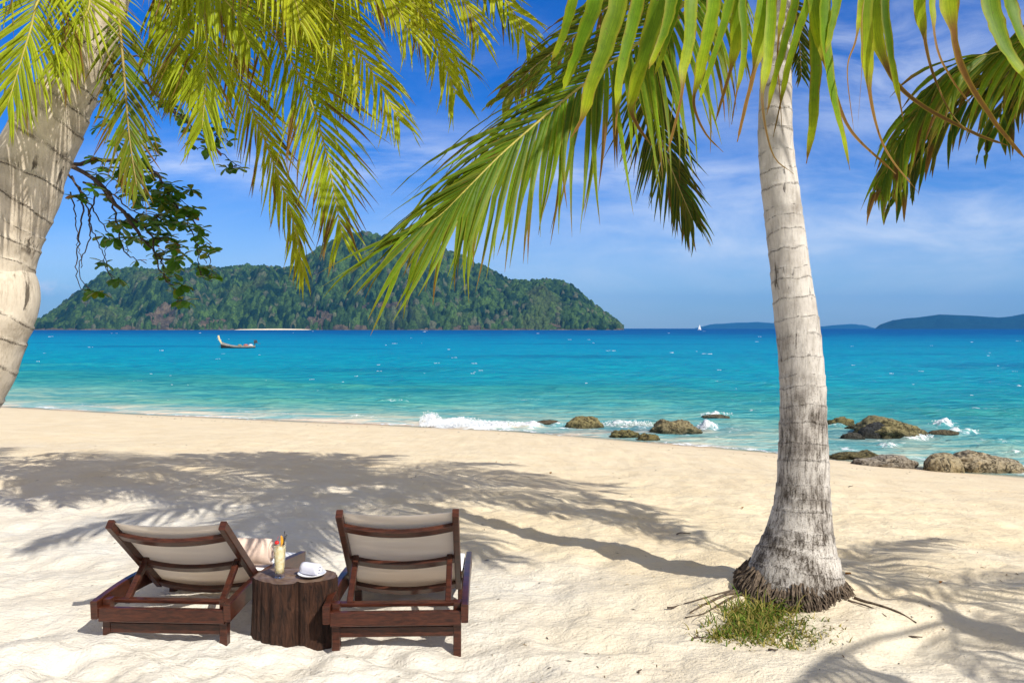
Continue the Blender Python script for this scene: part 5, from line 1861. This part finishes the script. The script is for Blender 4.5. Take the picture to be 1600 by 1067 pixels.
# ------------------------------------------------------------------ litter on the sand
def litter():
    tw = [(1068, 832, 22, 0.1, 'short dark stick lying in the palm shadow'), (1055, 958, 26, 0.15, 'crooked twig on the sand left of the grass tuft'), (1090, 1003, 24, 0.5, 'forked driftwood twig on the sand below the grass tuft'), (1430, 998, 20, -0.3, 'short twig right of the palm root in the shade'),
          (1208, 1027, 14, -0.2, 'thin bent twig on the sand in front of the grass tuft'), (1330, 752, 10, 0.3, 'tiny dark twig on the sand in front of the mossy rock'), (1000, 1052, 10, 0.9, 'tiny upright chip of wood at the bottom of the view')]
    for k, (px, py, w, rz, lab) in enumerate(tw):
        D = F * H / (py - HOR); x = (px - 800) / F * D
        if py < 800: D *= 1.15; x *= 1.15
        L = w / F * D
        b = MB(); rnd = random.Random(k)
        q = [Vector((-L / 2, 0, 0.004)), Vector((-L / 6, rnd.uniform(-0.2, 0.2) * L, 0.010)), Vector((L / 5, rnd.uniform(-0.2, 0.2) * L, 0.008)), Vector((L / 2, rnd.uniform(-0.3, 0.3) * L, 0.012))]
        tube(b, catmull(q, 10), [0.006 - 0.0004 * i for i in range(10)], 6)
        if k == 2: tube(b, [q[2], q[2] + Vector((L * 0.2, L * 0.25, 0.02))], [0.004, 0.002], 6)
        o = b.build('twig', M_TWIG, None, True)
        o.location = (x, D, gz(x, D)); o.rotation_euler = (0, 0, rz)
        tag(o, lab, 'twig', 'twigs lying on the sand')
    ML = m_plain('fallen_leaf', (0.42, 0.20, 0.05), 0.7, 0.2, 40, 0.3, 0.2)
    for k, (px, py, w, lab) in enumerate([(1325, 917, 9, 'small orange fallen leaf on the sand right of the palm foot'), (1470, 915, 8, 'small orange fallen leaf in the shade at the right'), (1160, 800, 6, 'small yellow fallen leaf beside the tip of the crown shadow'), (860, 737, 6, 'tiny fallen leaf on the far sand above the crown shadow')]):
        D = F * H / (py - HOR) * (1.1 if py < 820 else 1.0); x = (px - 800) / F * D; L = w / F * D
        vs = []; fs = []
        for i in range(7):
            u = i / 6; hw = 0.32 * L * math.sin(math.pi * u) ** 0.8 + 0.001
            vs += [(-L / 2 + L * u, -hw, 0.012 + 0.01 * math.sin(u * 3)), (-L / 2 + L * u, 0, 0.004), (-L / 2 + L * u, hw, 0.014)]
        for i in range(6):
            a = i * 3
            fs += [(a, a + 3, a + 4, a + 1), (a + 1, a + 4, a + 5, a + 2)]
        o = link_mesh('fallen_leaf', vs, fs, ML, None, True)
        o.location = (x, D, gz(x, D)); o.rotation_euler = (0, 0, 0.7 * k)
        tag(o, lab, 'leaf', 'fallen leaves on the sand')


litter()


def debris():
    mb = MB(); rnd = random.Random(21)
    for k in range(420):
        if k < 300:
            py = 700 + 367 * rnd.random() ** 0.8; px = rnd.uniform(0, 1600)
            D = F * H / (py - HOR); x = (px - 800) / F * D
            if py < 800: D *= 1.15; x *= 1.15
            if px < 760 and py > 880 and rnd.random() < 0.8: continue
        else:
            x = rnd.uniform(-12, 8); D = float(np.interp(x, _sx, _sy)) - 1.9 + rnd.gauss(0, 0.35) + 0.4 * math.sin(x * 1.7)
        L = rnd.uniform(0.004, 0.016) * (0.6 + D / 7) ; a = rnd.uniform(0, 3.14)
        z = gz(x, D) + 0.003
        d = Vector((math.cos(a), math.sin(a), 0.1)) * L; sd = Vector((-math.sin(a), math.cos(a), 0)) * L * rnd.uniform(0.06, 0.3)
        p = Vector((x, D, z)); c = rnd.choice([(0.10, 0.07, 0.04), (0.20, 0.13, 0.06), (0.06, 0.045, 0.035), (0.30, 0.20, 0.09)])
        u = Vector((0, 0, L * 0.12))
        mb.add([p - d, p - sd + u, p + d, p + sd + u, p + u * 2], [(0, 1, 4), (1, 2, 4), (2, 3, 4), (3, 0, 4)], [c] * 5)
    o = mb.build('beach_debris', m_vcol('dry_debris', 0.9, 0.1))
    tag(o, 'scattered flecks of dry twig and leaf on the pale sand', 'debris', kind='stuff')


debris()


# ------------------------------------------------------------------ sea air
def haze():
    x0, x1, y0, y1, z0, z1 = -34000, 34000, -120, 10400, -6, 420
    vs = [(x0, y0, z0), (x1, y0, z0), (x1, y1, z0), (x0, y1, z0), (x0, y0, z1), (x1, y0, z1), (x1, y1, z1), (x0, y1, z1)]
    fs = [(0, 3, 2, 1), (4, 5, 6, 7), (0, 1, 5, 4), (1, 2, 6, 5), (2, 3, 7, 6), (3, 0, 4, 7)]
    m = bpy.data.materials.new('sea_air'); m.use_nodes = True
    g = NT(m.node_tree)
    v = g.n('ShaderNodeVolumePrincipled')
    v.inputs['Color'].default_value = (0.07, 0.42, 1.0, 1)
    v.inputs['Density'].default_value = 0.00010
    v.inputs['Anisotropy'].default_value = 0.0
    o = g.n('ShaderNodeOutputMaterial')
    g.l(v.outputs[0], o.inputs['Volume'])
    ob = link_mesh('haze', vs, fs, m)
    tag(ob, 'thin blue sea haze', 'haze', kind='stuff')


haze()
